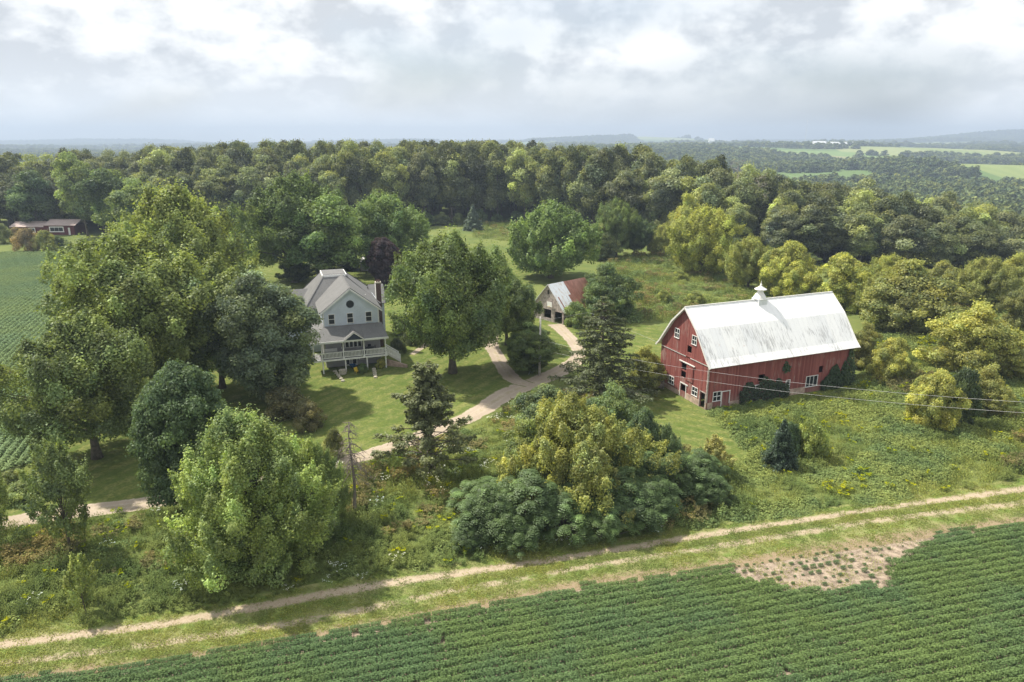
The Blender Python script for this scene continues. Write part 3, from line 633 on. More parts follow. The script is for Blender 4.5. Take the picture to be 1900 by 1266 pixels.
def gravelmat():
    t = NT('gravel'); pos = t.coord('world'); ac = t.attr('across').outputs['Fac']; ab = t.math('ABSOLUTE', ac)
    n = t.noise(.8, 6, .7, pos); f = t.noise(7, 3, .7, pos); L = t.noise(.25, 3, .5, pos)
    c = t.mix(t.step(L, .3, .7), (.31, .25, .19), (.41, .34, .265)); c = t.mix(t.math('MULTIPLY', t.step(f, .35, .7), .35), c, (.58, .52, .45))
    mid = t.math('MULTIPLY', t.step(ab, .30, .05), t.step(n, .42, .6)); c = t.mix(t.math('MULTIPLY', mid, .55), c, (.27, .24, .13))
    rut = t.math('MULTIPLY', t.step(t.math('ABSOLUTE', t.math('SUBTRACT', ab, .5)), .28, .05), .42); c = t.mix(rut, c, (.33, .27, .21))
    ed = t.step(t.math('ADD', ab, t.math('MULTIPLY', t.math('SUBTRACT', n, .5), .75)), .80, .90); c = t.mix(ed, c, t.mix(n, (.10, .15, .035), (.19, .19, .07)))
    t.bump(f, .04, .6); return t.base(c, .95, .08)
M['gravel'] = gravelmat()
def ribbon(name, pts, z, mat, label=None):
    """pts: (u, v, halfwidth in metres) in photograph pixels"""
    W_ = [(*at(u, v)[:2], h) for u, v, h in pts]; W_ = np.array(W_); out = []
    n = len(W_)
    for i in range(n-1):
        p0, p1, p2, p3 = W_[max(i-1, 0)], W_[i], W_[i+1], W_[min(i+2, n-1)]; m = max(2, int(np.linalg.norm(p2[:2]-p1[:2])/.8))
        for k in range(m):
            t = k/m; out.append(.5*((2*p1)+(-p0+p2)*t+(2*p0-5*p1+4*p2-p3)*t*t+(-p0+3*p1-3*p2+p3)*t**3))
    out.append(W_[-1]); out = np.array(out); d = np.gradient(out[:, :2], axis=0); d /= np.linalg.norm(d, axis=1, keepdims=True); nn = np.stack([-d[:, 1], d[:, 0]], 1)
    A = np.linspace(-1, 1, 9); V = []; at_ = []
    for i in range(len(out)):
        for a in A: V.append((*(out[i, :2]+nn[i]*a*out[i, 2]*(1+.10*(float(fbm(i*.35, a*2, 5))-.5))), z)); at_.append(a)
    V = np.array(V); k = len(A); ii = np.arange(len(out)*k).reshape(-1, k); F = np.stack([ii[:-1, :-1], ii[1:, :-1], ii[1:, 1:], ii[:-1, 1:]], 2).reshape(-1, 4)[:, ::-1]
    me = raw_mesh(name, V, F, 4, mat); a = me.attributes.new('across', 'FLOAT', 'POINT'); a.data.foreach_set('value', np.array(at_, np.float32))
    o = link(name, me); tag(o, kind='structure')
    if me.polygons[0].normal.z < 0: me.flip_normals()
    return o, out
DRIVE = [(-120, 996, 1.5), (-40, 981, 1.5), (60, 962, 1.5), (150, 949, 1.5), (270, 934, 1.45), (450, 903, 1.4), (600, 868, 1.45), (707, 837, 1.5), (790, 806, 1.55), (878, 770, 1.65), (938, 732, 1.9), (1000, 706, 1.9), (1048, 684, 1.8), (1074, 660, 1.35), (1066, 638, 1.3), (1048, 618, 1.4), (1030, 602, 1.7)]
ribbon('driveway', DRIVE, .022, M['gravel']); ribbon('side_drive', [(985, 715, 1.0), (954, 705, 1.4), (935, 683, 1.35), (922, 660, 1.35), (911, 640, 1.4), (912, 615, 1.5), (912, 580, 1.9), (895, 545, 2.2)], .028, M['gravel'])
ribbon('footpath', [(798, 630, .6), (790, 641, .65), (776, 650, .6), (764, 658, .6)], .024, M['gravel'])
# the two-rut farm track, its grassy verges and the dead weeds along the beans
def lane_line(pts, xs):
    w = np.array([at(u, v)[:2] for u, v in pts]); return np.interp(xs, w[:, 0], w[:, 1])+0*xs
XS = np.linspace(-46, 66, 190)
def ext(pts):  # straight on beyond the frame
    (u0, v0), (u1, v1) = pts[0], pts[1]; (a0, b0), (a1, b1) = pts[-2], pts[-1]
    return [(u0-260, v0-(v1-v0)/(u1-u0)*260)]+pts+[(a1+260, b1+(b1-b0)/(a1-a0)*260)]
E0 = ext([(0, 1176), (300, 1140), (700, 1066), (1000, 1027), (1300, 978), (1600, 936), (1900, 890)])
RA = ext([(0, 1199), (300, 1160), (520, 1120), (700, 1086), (980, 1049), (1374, 985), (1626, 946), (1900, 910)])
RB = ext([(0, 1233), (129, 1217), (331, 1189), (608, 1148), (860, 1092), (1100, 1049), (1310, 1016), (1605, 967), (1900, 931)])
SO = ext([(0, 1258), (258, 1234), (700, 1158), (1100, 1082), (1330, 1052), (1731, 990), (1900, 968)])
ya, yb, yc, yd = (lane_line(p, XS) for p in (E0, RA, RB, SO))
SOYEDGE = (XS, yd)
def track():
    LV = [0, .4, .8, 1, 1.2, 1.6, 2, 2.4, 2.8, 3, 3.2, 3.6, 4, 4.5, 5, 5.3]; rows = []
    ctl = np.array([ya+.3, yb, (yb+yc)/2, yc, yc+(yd-yc)*.55, yd-.25]); V = []; at_ = []
    for i, x in enumerate(XS):
        for l in LV:
            y = np.interp(min(l, 5), range(6), ctl[:, i])-(max(0, l-5)); V.append((x, y, .014)); at_.append(l)
    k = len(LV); ii = np.arange(len(XS)*k).reshape(-1, k); F = np.stack([ii[:-1, :-1], ii[1:, :-1], ii[1:, 1:], ii[:-1, 1:]], 2).reshape(-1, 4)
    t = NT('rutted_track'); pos = t.coord('world'); ln = t.attr('lane').outputs['Fac']
    big = t.noise(.35, 4, .6, t.coord('world', (1, 2.2, 1), rot=(0, 0, -.25))); n = t.noise(1.6, 6, .75, pos); f = t.noise(9, 4, .75, pos)
    g = t.mix(t.step(n, .3, .7), (.11, .175, .04), (.20, .25, .065)); g = t.mix(t.math('MULTIPLY', t.step(big, .38, .62), .65), g, (.34, .31, .15)); g = t.mix(t.math('MULTIPLY', t.step(f, .4, .7), .4), g, (.06, .095, .025))
    soil = t.mix(t.step(f, .35, .7), (.31, .235, .16), (.45, .37, .28)); soil = t.mix(t.math('MULTIPLY', t.step(n, .35, .65), .4), soil, (.52, .45, .36))
    def lane(c, w, thr, wob):
        d = t.math('ABSOLUTE', t.math('SUBTRACT', ln, c)); d = t.math('ADD', d, t.math('MULTIPLY', t.math('SUBTRACT', n, .5), wob)); return t.step(d, w, w*thr)
    a = lane(1, .46, .45, .8); b = t.math('MULTIPLY', lane(3, .50, .35, 1.1), t.step(big, .30, .48))
    dead = t.math('MULTIPLY', t.step(t.math('ADD', ln, t.math('MULTIPLY', t.math('SUBTRACT', n, .5), 2.4)), 3.9, 4.7), .85)
    c = t.mix(dead, g, t.mix(t.step(f, .3, .7), (.22, .15, .10), (.34, .26, .19))); c = t.mix(t.math('MULTIPLY', b, .85), c, soil); c = t.mix(t.math('MULTIPLY', a, .95), c, soil); t.bump(t.math('ADD', f, n), .08, .6)
    me = raw_mesh('track', np.array(V), F, 4, t.base(c, .95, .05)); q = me.attributes.new('lane', 'FLOAT', 'POINT'); q.data.foreach_set('value', np.array(at_, np.float32))
    if me.polygons[0].normal.z < 0: me.flip_normals()
    tag(link('track', me), kind='structure')
track()
def soilmat():
    t = NT('field_soil'); pos = t.coord('world'); n = t.noise(1.3, 5, .7, pos); f = t.noise(8, 4, .7, pos)
    c = t.mix(t.step(n, .35, .65), (.13, .10, .07), (.38, .30, .23)); c = t.mix(t.math('MULTIPLY', t.step(f, .4, .7), .4), c, (.50, .43, .36)); t.bump(f, .06, .6); return t.base(c, .95, .05)
M['soil'] = soilmat()
sheet('field', [(x, y-.2) for x, y in zip(XS[::4], yd[::4])]+[(66, 4), (-46, 4)], .006, M['soil'], 3, .1)
LF = [(-50.5, 66), (-57, 60.5), (-80, 60), (-215, 66), (-215, 207), (-137, 208.5), (-119, 190), (-91, 135), (-68, 103), (-57, 84)]
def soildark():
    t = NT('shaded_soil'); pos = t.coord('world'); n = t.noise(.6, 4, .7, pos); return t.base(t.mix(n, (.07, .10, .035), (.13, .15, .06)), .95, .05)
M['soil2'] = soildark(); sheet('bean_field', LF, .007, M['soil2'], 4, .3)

# ------------------------------------------------------------------ red barn
def barn():
    e = empty('barn', (24.75, 81.41, 0), R_(21.9)); tag(e, 'large red wooden barn with white metal gambrel roof', 'barn')
    Lb, Wb = 24.2, 10.5
    G = [(0, -.1), (Wb, -.1), (Wb, 6.5), (Wb-2.6, 9.85), (Wb/2, 12.2), (2.6, 9.85), (0, 6.5)]
    gm = lambda a, z, d: (d, a, z)          # gable, outwards is -x
    fm = lambda a, z, d: (a, d, z)          # long front, outwards is -y
    gh = [rect(6.62, 7.52, 7.74, 8.94), rect(2.85, 3.72, 7.80, 8.92), rect(3.72, 4.68, 6.42, 7.35), rect(4.5, 5.62, 3.78, 4.8), rect(4.5, 5.62, 2.72, 3.6), rect(7.1, 8.15, 1.0, 2.02), rect(4.35, 5.45, .35, 1.75), rect(1.9, 2.95, 1.1, 2.2), rect(.22, 1.22, .02, 2.02)]
    fix(wall(gm, G, gh, .14).build('gable_wall', M['red'], e)); 
    fix(wall(lambda a, z, d: (Lb-d, a, z), G, [], .14).build('end_wall', M['red'], e))
    fh = [rect(1.05, 2.2, 1.0, 2.2), rect(7.35, 8.25, .95, 2.25), rect(8.1, 9.15, 2.75, 3.65), rect(12.9, 13.5, .95, 2.25), rect(16.4, 18.35, .85, 2.3), rect(18.45, 19.15, 2.62, 3.55), rect(2.4, 3.55, .0, 2.0)]
    fix(wall(fm, rect(.142, Lb-.142, -.1, 6.5), fh, .14).build('front_wall', M['red'], e))
    fix(wall(lambda a, z, d: (a, Wb-d, z), rect(.142, Lb-.142, -.1, 6.5), [], .14).build('back_wall', M['red'], e))
    for q in ((-.06, -.005, 1.25, 4.3, -.1, .85), (-.06, -.005, 5.5, 10.45, -.1, .62), (13.6, 16.3, -.06, -.005, -.1, .9), (19.2, 24.2, -.06, -.005, -.1, .7), (3.7, 7.1, -.06, -.005, -.1, .6), (.21, 1.0, -.06, -.005, -.1, .85), (-.07, -.006, -.06, .2, -.1, .95)): MB().box(*q).build('foundation', M['stone'], e)

    # roof: two pitches and a flared eave on each side
    pr = [(-.78, 5.80), (.02, 6.62), (2.6, 10.0), (Wb/2, 12.35)]; th = .10
    def strip(p, q, mirror, nm='roof'):
        (t0, z0), (t1, z1) = p, q
        if mirror: quad = [(Lb+.45, Wb-t0, z0), (-.45, Wb-t0, z0), (-.45, Wb-t1, z1), (Lb+.45, Wb-t1, z1)]
        else: quad = [(-.45, t0, z0), (Lb+.45, t0, z0), (Lb+.45, t1, z1), (-.45, t1, z1)]
        return quad
    m = MB()
    for mir in (False, True):
        for i in range(3): m.slab(strip(pr[i], pr[i+1], mir), th)
    rf = m.build('roof', M['roofw'], e)
    for x in (-.47, Lb+.40):
        for sgn in (0, 1):
            rk = MB()
            for i in range(3):
                a, b = pr[i], pr[i+1]; ya_, yb_ = (a[0], b[0]) if not sgn else (Wb-a[0], Wb-b[0])
                rk.bar((x+.03, ya_, a[1]-.09), (x+.03, yb_, b[1]-.09), .07, .22)
            rk.build('rake_board', M['trim'], rf)
    rc = MB(); rc.tube([(-.45, Wb/2, 12.38), (Lb+.45, Wb/2, 12.38)], .09, 6); rc.build('ridge_cap', M['trim'], rf)
    # cupola ventilator
    c = MB(); cx, cyy = 11.7, Wb/2
    c.box(cx-.72, cx+.72, cyy-.72, cyy+.72, 11.5, 12.55); cu = c.build('cupola', M['steel'], rf)
    c = MB(); c.lathe([(.98, 0), (.92, .06), (.60, .62), (.42, .78), (.40, 1.12), (.46, 1.16)], (cx, cyy, 12.5), 10); c.build('cupola_body', M['trim'], cu)
    c = MB(); c.lathe([(.40, 0), (.80, .10), (.82, .18), (.50, .36), (.20, .56), (.10, .72), (.16, .80), (.05, .92), (.02, 1.32)], (cx, cyy, 13.62), 12); c.build('cupola_cap', M['trim'], cu)
    # windows and doors on the gable
    window(e, gm, 6.62, 7.52, 7.74, 8.94); window(e, gm, 2.85, 3.72, 7.80, 8.92); window(e, gm, 7.1, 8.15, 1.0, 2.02); window(e, gm, 1.9, 2.95, 1.1, 2.2)
    window(e, fm, 1.05, 2.2, 1.0, 2.2); window(e, fm, 7.35, 8.25, .95, 2.25); window(e, fm, 12.9, 13.5, .95, 2.25, (0, 1)); window(e, fm, 16.4, 18.35, .85, 2.3, (2, 0))
    b = MB(); b.box(-.10, -.02, 2.95, 4.42, 2.62, 4.72); d = b.build('sliding_door', M['red'], e)
    b = MB(); b.box(-.16, -.02, 2.7, 6.0, 4.86, 4.98); b.build('door_rail', M['trim'], d)
    b = MB(); b.box(-.07, -.02, 3.9, 5.6, 1.85, 2.02); b.box(-.07, -.02, 5.5, 5.62, 0, 1.85); b.box(-.07, -.02, 4.2, 4.32, 0, 1.85); b.build('door_frame', M['trim'], e)
    b = MB(); b.box(-.05, .03, 4.35, 5.45, 0, .85); q = b.build('door', M['red'], e); q['label'] = 'low half door left standing shut under an open top'
    for k in range(4): pass
    b = MB(); b.box(-.08, -.02, .06, .2, 0, 2.1); b.box(-.08, -.02, 1.24, 1.38, 0, 2.1); b.box(-.08, -.02, .0, 1.45, 2.1, 2.22); b.build('door_frame', M['oldwood'], e)
    b = MB(); b.box(2.42, 3.53, .03, .08, 0, 1.98); b.build('door', M['red'], e)
    b = MB(); b.box(2.28, 2.4, -.08, -.02, 0, 2.1); b.box(3.56, 3.66, -.08, -.02, .4, 2.1); b.box(2.28, 3.7, -.08, -.02, 2.1, 2.2); b.build('door_frame', M['trim'], e)
    # drip board with sawtooth trim across the gable
    b = MB(); b.box(-.09, -.02, 0.05, Wb-.05, 5.85, 5.97); b.build('belt_board', M['red'], e)
    b = MB()
    for k in range(76):
        y = .1+k*.1365
        if 3.72 < y < 4.68: continue
        b.add([(-.10, y, 5.85), (-.10, y+.13, 5.85), (-.10, y+.065, 5.72), (-.03, y, 5.85), (-.03, y+.13, 5.85), (-.03, y+.065, 5.72)], [(0, 1, 2), (3, 5, 4), (0, 3, 4, 1), (1, 4, 5, 2), (2, 5, 3, 0)])
    b.build('sawtooth_trim', M['white'], e)
    b = MB(); b.box(-.06, .13, -.065, .12, .9, 5.9); b.build('corner_board', M['oldwood'], e)
    return e
barn()
def barn_pt(s, t, z=0):
    a = R_(21.9); return (24.75+math.cos(a)*s-math.sin(a)*t, 81.41+math.sin(a)*s+math.cos(a)*t, z)

# ------------------------------------------------------------------ pale blue farmhouse
HR = R_(19.3); HO = (-27.83, 95.24)
def hpt(s, t, z=0.): return (HO[0]+math.cos(HR)*s-math.sin(HR)*t, HO[1]+math.sin(HR)*s+math.cos(HR)*t, z)
def house():
    e = empty('farmhouse', (*HO, 0), HR); tag(e, 'pale blue gabled farmhouse with grey shingle roofs and white front porch', 'house')
    S0, S1, T0, T1 = .75, 9.0, 2.9, 13.
    c = (S0+S1)/2
    fm = lambda a, z, d: (a, T0+d, z)
    fix(wall(fm, [(S0, 6.0), (S1, 6.0), (S1, 8.75), (c, 11.78), (S0, 8.75)], [], .15).build('gable_wall', M['blue'], e))
    b = MB(); b.box(S0, S1, T0+.152, T1, 6.0, 8.75); b.box(-1.0, 10., 12., 22.8, 0, 8.1); b.build('wall', M['blue'], e)
    b = MB(); b.box(S0+.01, S1-.01, T0+.02, 12., 2.2, 5.99); b.build('porch_wall', M['grey'], e)
    b = MB(); b.box(S0+.02, S1-.02, T0+.04, 12., -.1, 2.19); b.build('basement_wall', M['grey'], e)
    for q in (S0-.03, S1-.16): MB().box(q, q+.19, T0-.03, T0+.06, 6.4, 8.72).build('corner_board', M['white'], e)
    # main gable roof running back
    ov = .45; ze = 8.75-ov*.75
    for sg in (0, 1):
        x0 = S0-ov if not sg else S1+ov
        q = [(x0, T0-.4, ze), (c, T0-.4, 12.0), (c, 14.6, 12.0), (x0, 14.6, ze)]
        if not sg: q = q[::-1]
        m = MB(); m.slab(q, .16); r = fix(m.build('roof', M['shdark'], e))
        m = MB(); m.bar((x0, T0-.43, ze-.06), (c, T0-.43, 11.93), .06, .24); m.build('rake_board', M['white'], r)
        m = MB(); m.bar((x0, T0-.4, ze-.12), (x0, 12.2, ze-.12), .10, .14); m.build('gutter', M['white'], r)
    # hipped block with a flat top behind
    bx0, bx1, by0, by1, bz = -1.5, 10.3, 9.6, 23.2, 7.8; tx0, tx1, ty0, ty1, tz = 2.0, 5.5, 14.1, 18.5, 12.02
    A = [(bx0, by0, bz), (bx1, by0, bz), (bx1, by1, bz), (bx0, by1, bz)]; T_ = [(tx0, ty0, tz), (tx1, ty0, tz), (tx1, ty1, tz), (tx0, ty1, tz)]
    m = MB(); m.add(A+T_, [(0, 1, 5, 4), (1, 2, 6, 5), (2, 3, 7, 6), (3, 0, 4, 7), (3, 2, 1, 0), (4, 5, 6, 7)]); hip = m.build('hip_roof', M['shdark'], e)
    m = MB(); m.box(tx0-.2, tx1+.2, ty0-.2, ty1+.2, tz-.22, tz+.12); m.build('fascia', M['white'], hip); m = MB(); m.box(tx0-.05, tx1+.05, ty0-.05, ty1+.05, tz+.121, tz+.19); m.build('roof_deck', M['shdark'], hip)
    for i in range(4): MB().bar(Vector(A[i])+Vector((0, 0, .03)), Vector(T_[i]), .26, .07).build('hip_cap', M['shdark'], hip)
    # side wings
    for x0, x1 in ((-5.2, -1.), (9.6, 12.2)):
        m = MB(); m.box(x0+.4 if x0 < 0 else x0, x1-.4 if x0 > 0 else x1, 15.6, 21.8, 0, 6.9); w = m.build('wing_wall', M['blue'], e)
        m = MB(); m.slab([(x0, 15.0, 6.6), (x1+.6 if x0 < 0 else x1, 15.0, 6.6), (x1+.6 if x0 < 0 else x1, 18.7, 9.2), (x0, 18.7, 9.2)], .15); m.slab([(x0, 18.7, 9.2), (x1, 18.7, 9.2), (x1, 22.4, 6.6), (x0, 22.4, 6.6)], .15)
        m.add([(x0+.4 if x0 < 0 else x1-.4, 15.6, 6.85), (x0+.4 if x0 < 0 else x1-.4, 21.8, 6.85), (x0+.4 if x0 < 0 else x1-.4, 18.7, 9.02)], [(0, 1, 2)]); fix(m.build('wing_roof', M['shdark'], e))
    # porch roof: front slope and a hip round the left side
    pz, pe, L0, R1 = 6.45, 4.98, -1.5, 9.75
    m = MB(); m.slab([(L0, -.35, pe), (R1, -.35, pe), (R1-.4, T0, pz), (S0-.01, T0, pz)], .12); m.slab([(L0, 9.5, pe), (L0, -.35, pe), (S0-.01, T0, pz), (S0-.01, 9.5, pz)], .12); pr = fix(m.build('porch_roof', M['shdark'], e))
    m = MB(); m.box(L0-.04, R1+.04, -.43, -.352, pe-.24, pe-.01); m.build('porch_fascia', M['white'], pr)
    m = MB()
    for k in range(58): x = L0+.1+k*.193; m.add([(x, -.40, pe-.24), (x+.19, -.40, pe-.24), (x+.095, -.40, pe-.36), (x, -.37, pe-.24), (x+.19, -.37, pe-.24), (x+.095, -.37, pe-.36)], [(0, 1, 2), (3, 5, 4), (0, 3, 4, 1), (1, 4, 5, 2), (2, 5, 3, 0)])
    m.build('scalloped_trim', M['white'], pr)
    # small gablet over the porch
    gx, gw = 4.75, 1.28
    m = MB(); m.slab([(gx-gw-.15, -.55, pe-.02), (gx, -.55, 6.12), (gx, 2.3, 6.12), (gx-gw-.15, .4, pe+.2)][::-1], .08); m.slab([(gx+gw+.15, -.55, pe-.02), (gx, -.55, 6.12), (gx, 2.3, 6.12), (gx+gw+.15, .4, pe+.2)], .08); gb = fix(m.build('gablet', M['shdark'], pr))
    m = MB(); m.add([(gx-gw, -.5, pe), (gx+gw, -.5, pe), (gx, -.5, 5.95), (gx-gw, -.44, pe), (gx+gw, -.44, pe), (gx, -.44, 5.95)], [(0, 1, 2), (5, 4, 3), (0, 3, 4, 1), (1, 4, 5, 2), (2, 5, 3, 0)]); m.build('gablet_face', M['dark'], gb)
    m = MB(); m.bar((gx-gw-.12, -.57, pe+.0), (gx, -.57, 6.06), .05, .13); m.bar((gx+gw+.12, -.57, pe+.0), (gx, -.57, 6.06), .05, .13); m.build('gablet_trim', M['trim'], gb)
    # deck
    m = MB(); m.box(-1.2, 9.5, 0, T0, 1.98, 2.14); m.build('porch_floor', M['deck'], e)
    m = MB(); m.box(-1.2, 9.52, -.10, -.002, 1.90, 2.15); m.box(9.502, 9.58, -.09, T0, 1.90, 2.15); m.build('rim_board', M['white'], e)
    for x in (.1, 3.35, 6.5, 9.3):
        m = MB(); m.box(x-.09, x+.09, .02, .2, -.1, 1.97); m.build('deck_post', M['white'], e)
    for x in (-1.1, .05, 3.15, 6.15, 9.35):
        m = MB(); m.box(x-.08, x+.08, -.0, .16, 2.15, 4.86); m.box(x-.11, x+.11, -.03, .19, 2.15, 2.35); m.build('porch_post', M['white'], e)
    def rail(a, b, name='railing'):
        a = Vector(a); b = Vector(b); m = MB(); m.bar(a+Vector((0, 0, .98)), b+Vector((0, 0, .98)), .14, .09); m.bar(a+Vector((0, 0, .18)), b+Vector((0, 0, .18)), .09, .09)
        n = int((b-a).length/.19)
        for k in range(1, n): p = a.lerp(b, k/n); m.bar(p+Vector((0, 0, .2)), p+Vector((0, 0, .95)), .085)
        return m.build(name, M['white'], e)
    for a, b in ((-1.0, -.05), (.15, 3.05), (3.25, 6.05), (6.25, 9.25)): rail((a, .08, 2.15), (b, .08, 2.15))
    # stairs at the right end
    m = MB()
    for k in range(7): m.box(9.62+k*.3, 9.95+k*.3, 1.2, 2.5, 1.9-k*.2, 1.96-k*.2)
    m.bar((9.55, 1.15, 1.95), (11.7, 1.15, .45), .06, .26); m.bar((9.55, 2.55, 1.95), (11.7, 2.55, .45), .06, .26); m.build('stairs', M['trim'], e)
    rail((9.6, 1.1, 2.05), (11.7, 1.1, .55), 'stair_railing'); rail((9.6, 2.6, 2.05), (11.7, 2.6, .55), 'stair_railing')
    for q in (1.05, 2.54): MB().box(11.6, 11.72, q, q+.12, 0, 1.6).build('newel_post', M['white'], e)
    # windows
    for a0, a1 in ((1.58, 2.38), (4.3, 5.1), (7.06, 7.86)): window(e, lambda a, z, d: (a, T0-.055+d, z), a0, a1, 6.78, 8.2, (0, 1), .08)
    m = MB(); n = 24
    ring = [(c-.05+.58*math.cos(6.2832*k/n), T0-.05, 9.6+.58*math.sin(6.2832*k/n)) for k in range(n)]; inn = [(c-.05+.48*math.cos(6.2832*k/n), T0-.05, 9.6+.48*math.sin(6.2832*k/n)) for k in range(n)]
    m.add(ring+inn+[(x, T0+.001, z) for x, y, z in ring], [(k, (k+1) % n, (k+1) % n+n, k+n) for k in range(n)]+[(k, k+2*n, (k+1) % n+2*n, (k+1) % n) for k in range(n)]); rw = fix(m.build('round_window', M['dark'], e))
    m = MB(); m.add([(x, T0-.03, z) for x, y, z in inn], [tuple(range(n))]); fix(m.build('pane', M['glass'], rw))
    pm = lambda a, z, d: (a, T0-.055+d, z)
    for k in range(5): window(e, pm, 3.15+k*.62, 3.15+k*.62+.44, 2.95, 4.35, (0, 0), .09)
    window(e, pm, 1.15, 2.15, 1.15, 1.6, (0, 0), .07); window(e, pm, 5.75, 6.6, .85, 1.55, (0, 0), .08)
    for a0 in (3.45, 4.5):
        m = MB(); m.box(a0, a0+.85, T0-.04, T0+.03, 0, 1.95); dd = m.build('door', M['white'], e); m = MB(); m.box(a0+.16, a0+.69, T0-.055, T0-.041, .25, 1.75); m.build('pane', M['glass'], dd)
    # chimney
    m = MB(); m.box(9.95, 10.75, 11.2, 12.0, 0, 10.8); ch = m.build('chimney', M['brick'], e)
    m = MB(); m.box(9.87, 10.83, 11.12, 12.08, 10.8, 10.98); m.build('chimney_cap', M['tan'], ch); m = MB(); m.box(10.05, 10.3, 11.35, 11.7, 10.98, 11.3); m.box(10.4, 10.65, 11.35, 11.7, 10.98, 11.3); m.build('flue', M['brick'], ch)
    m = MB(); m.box(9.88, 9.948, 11.15, 11.9, 7.6, 10.75); m.build('flashing', M['trim'], ch)
    m = MB(); m.tube([(7.6, 6.5, 9.3), (7.6, 6.5, 10.15)], .07, 8); m.build('vent_pipe', M['white'], e)
    return e
house()
def slab_stone(x, y, w, d, h, label, group, rz=0., z=0., mat=None):
    m = MB(); rs = random.Random(int(x*100+y)); k = 9
    pts = [(math.cos(6.283*i/k)*w*rs.uniform(.85, 1.1), math.sin(6.283*i/k)*d*rs.uniform(.85, 1.1)) for i in range(k)]
    v = [(a*1.05, b*1.05, -.05) for a, b in pts]+[(a, b, h*.8) for a, b in pts]+[(a*.86, b*.86, h) for a, b in pts]
    f = [(i, (i+1) % k, (i+1) % k+k, i+k) for i in range(k)]+[(i+k, (i+1) % k+k, (i+1) % k+2*k, i+2*k) for i in range(k)]+[tuple(range(2*k, 3*k)), tuple(reversed(range(k)))]
    m.add(v, f); o = m.build('stone_block', mat or M['tan']); o.location = (x, y, z); o.rotation_euler.z = rz; tag(o, label, 'stone', group)
ORD = ['first', 'second', 'third', 'fourth', 'fifth', 'sixth', 'seventh', 'eighth', 'ninth', 'tenth', 'eleventh', 'twelfth']
for k in range(6):
    p = hpt(1.75+.13*k, .6-.95*k); slab_stone(p[0], p[1], .30, .22, .22, 'pale flat stone, %s from the porch in the line left of the yellow chair' % ORD[k], 'stones edging the left of the patio', .4)
for k in range(5):
    p = hpt(7.4-.09*k, -.3-.95*k); slab_stone(p[0], p[1], .30, .24, .24, 'pale squared stone, %s from the porch in the line right of the yellow chair' % ORD[k], 'stones edging the right of the patio', .3)
def ret_wall():
    rs = random.Random(4); m = MB(); a = np.array(hpt(9.6, 1.0)); b = np.array(at(756, 682)); n = 18
    for k in range(n):
        p = a+(b-a)*k/n; q = a+(b-a)*(k+.93)/n; hgt = 1.0-.62*k/n
        for r in range(3):
            z0 = hgt*r/3; d = (q-p); nn = np.array([-d[1], d[0], 0])/np.linalg.norm(d)*(.2+rs.uniform(-.03, .03)); o = d*rs.uniform(-.2, .2)*(r < 2)
            c = [p+o-nn, q+o-nn, q+o+nn, p+o+nn]; m.add([(x, y, z0+.005) for x, y, _ in c]+[(x, y, z0+hgt/3-.01) for x, y, _ in c], [(0, 3, 2, 1), (4, 5, 6, 7), (0, 1, 5, 4), (1, 2, 6, 5), (2, 3, 7, 6), (3, 0, 4, 7)])
    tag(m.build('retaining_wall', M['stone']), 'low dry stone retaining wall running right from the porch', 'wall')
ret_wall()
def chair_yellow():
    p = hpt(4.85, -.85); e = empty('lawn_chair', p, HR+.4); e.scale = (.72, .72, .72); tag(e, 'yellow low garden chair on the grass below the deck', 'chair')
    m = MB(); m.slab([(-.4, -.35, .38), (.4, -.35, .38), (.4, .35, .28), (-.4, .35, .28)], .05); m.build('seat', M['yellow'], e); m = MB(); m.slab([(-.4, .33, .28), (.4, .33, .28), (.4, .75, .98), (-.4, .75, .98)], .05); m.build('backrest', M['yellow'], e)
    for x in (-.38, .38):
        for y in (-.3, .45): m = MB(); m.bar((x, y, 0), (x, y*.95, .32), .06); m.build('leg', M['yellow'], e)
    for x in (-.46, .46): m = MB(); m.box(x-.07, x+.07, -.35, .45, .55, .59); m.bar((x, -.3, .0), (x, -.3, .55), .06); m.build('armrest', M['yellow'], e)
chair_yellow()
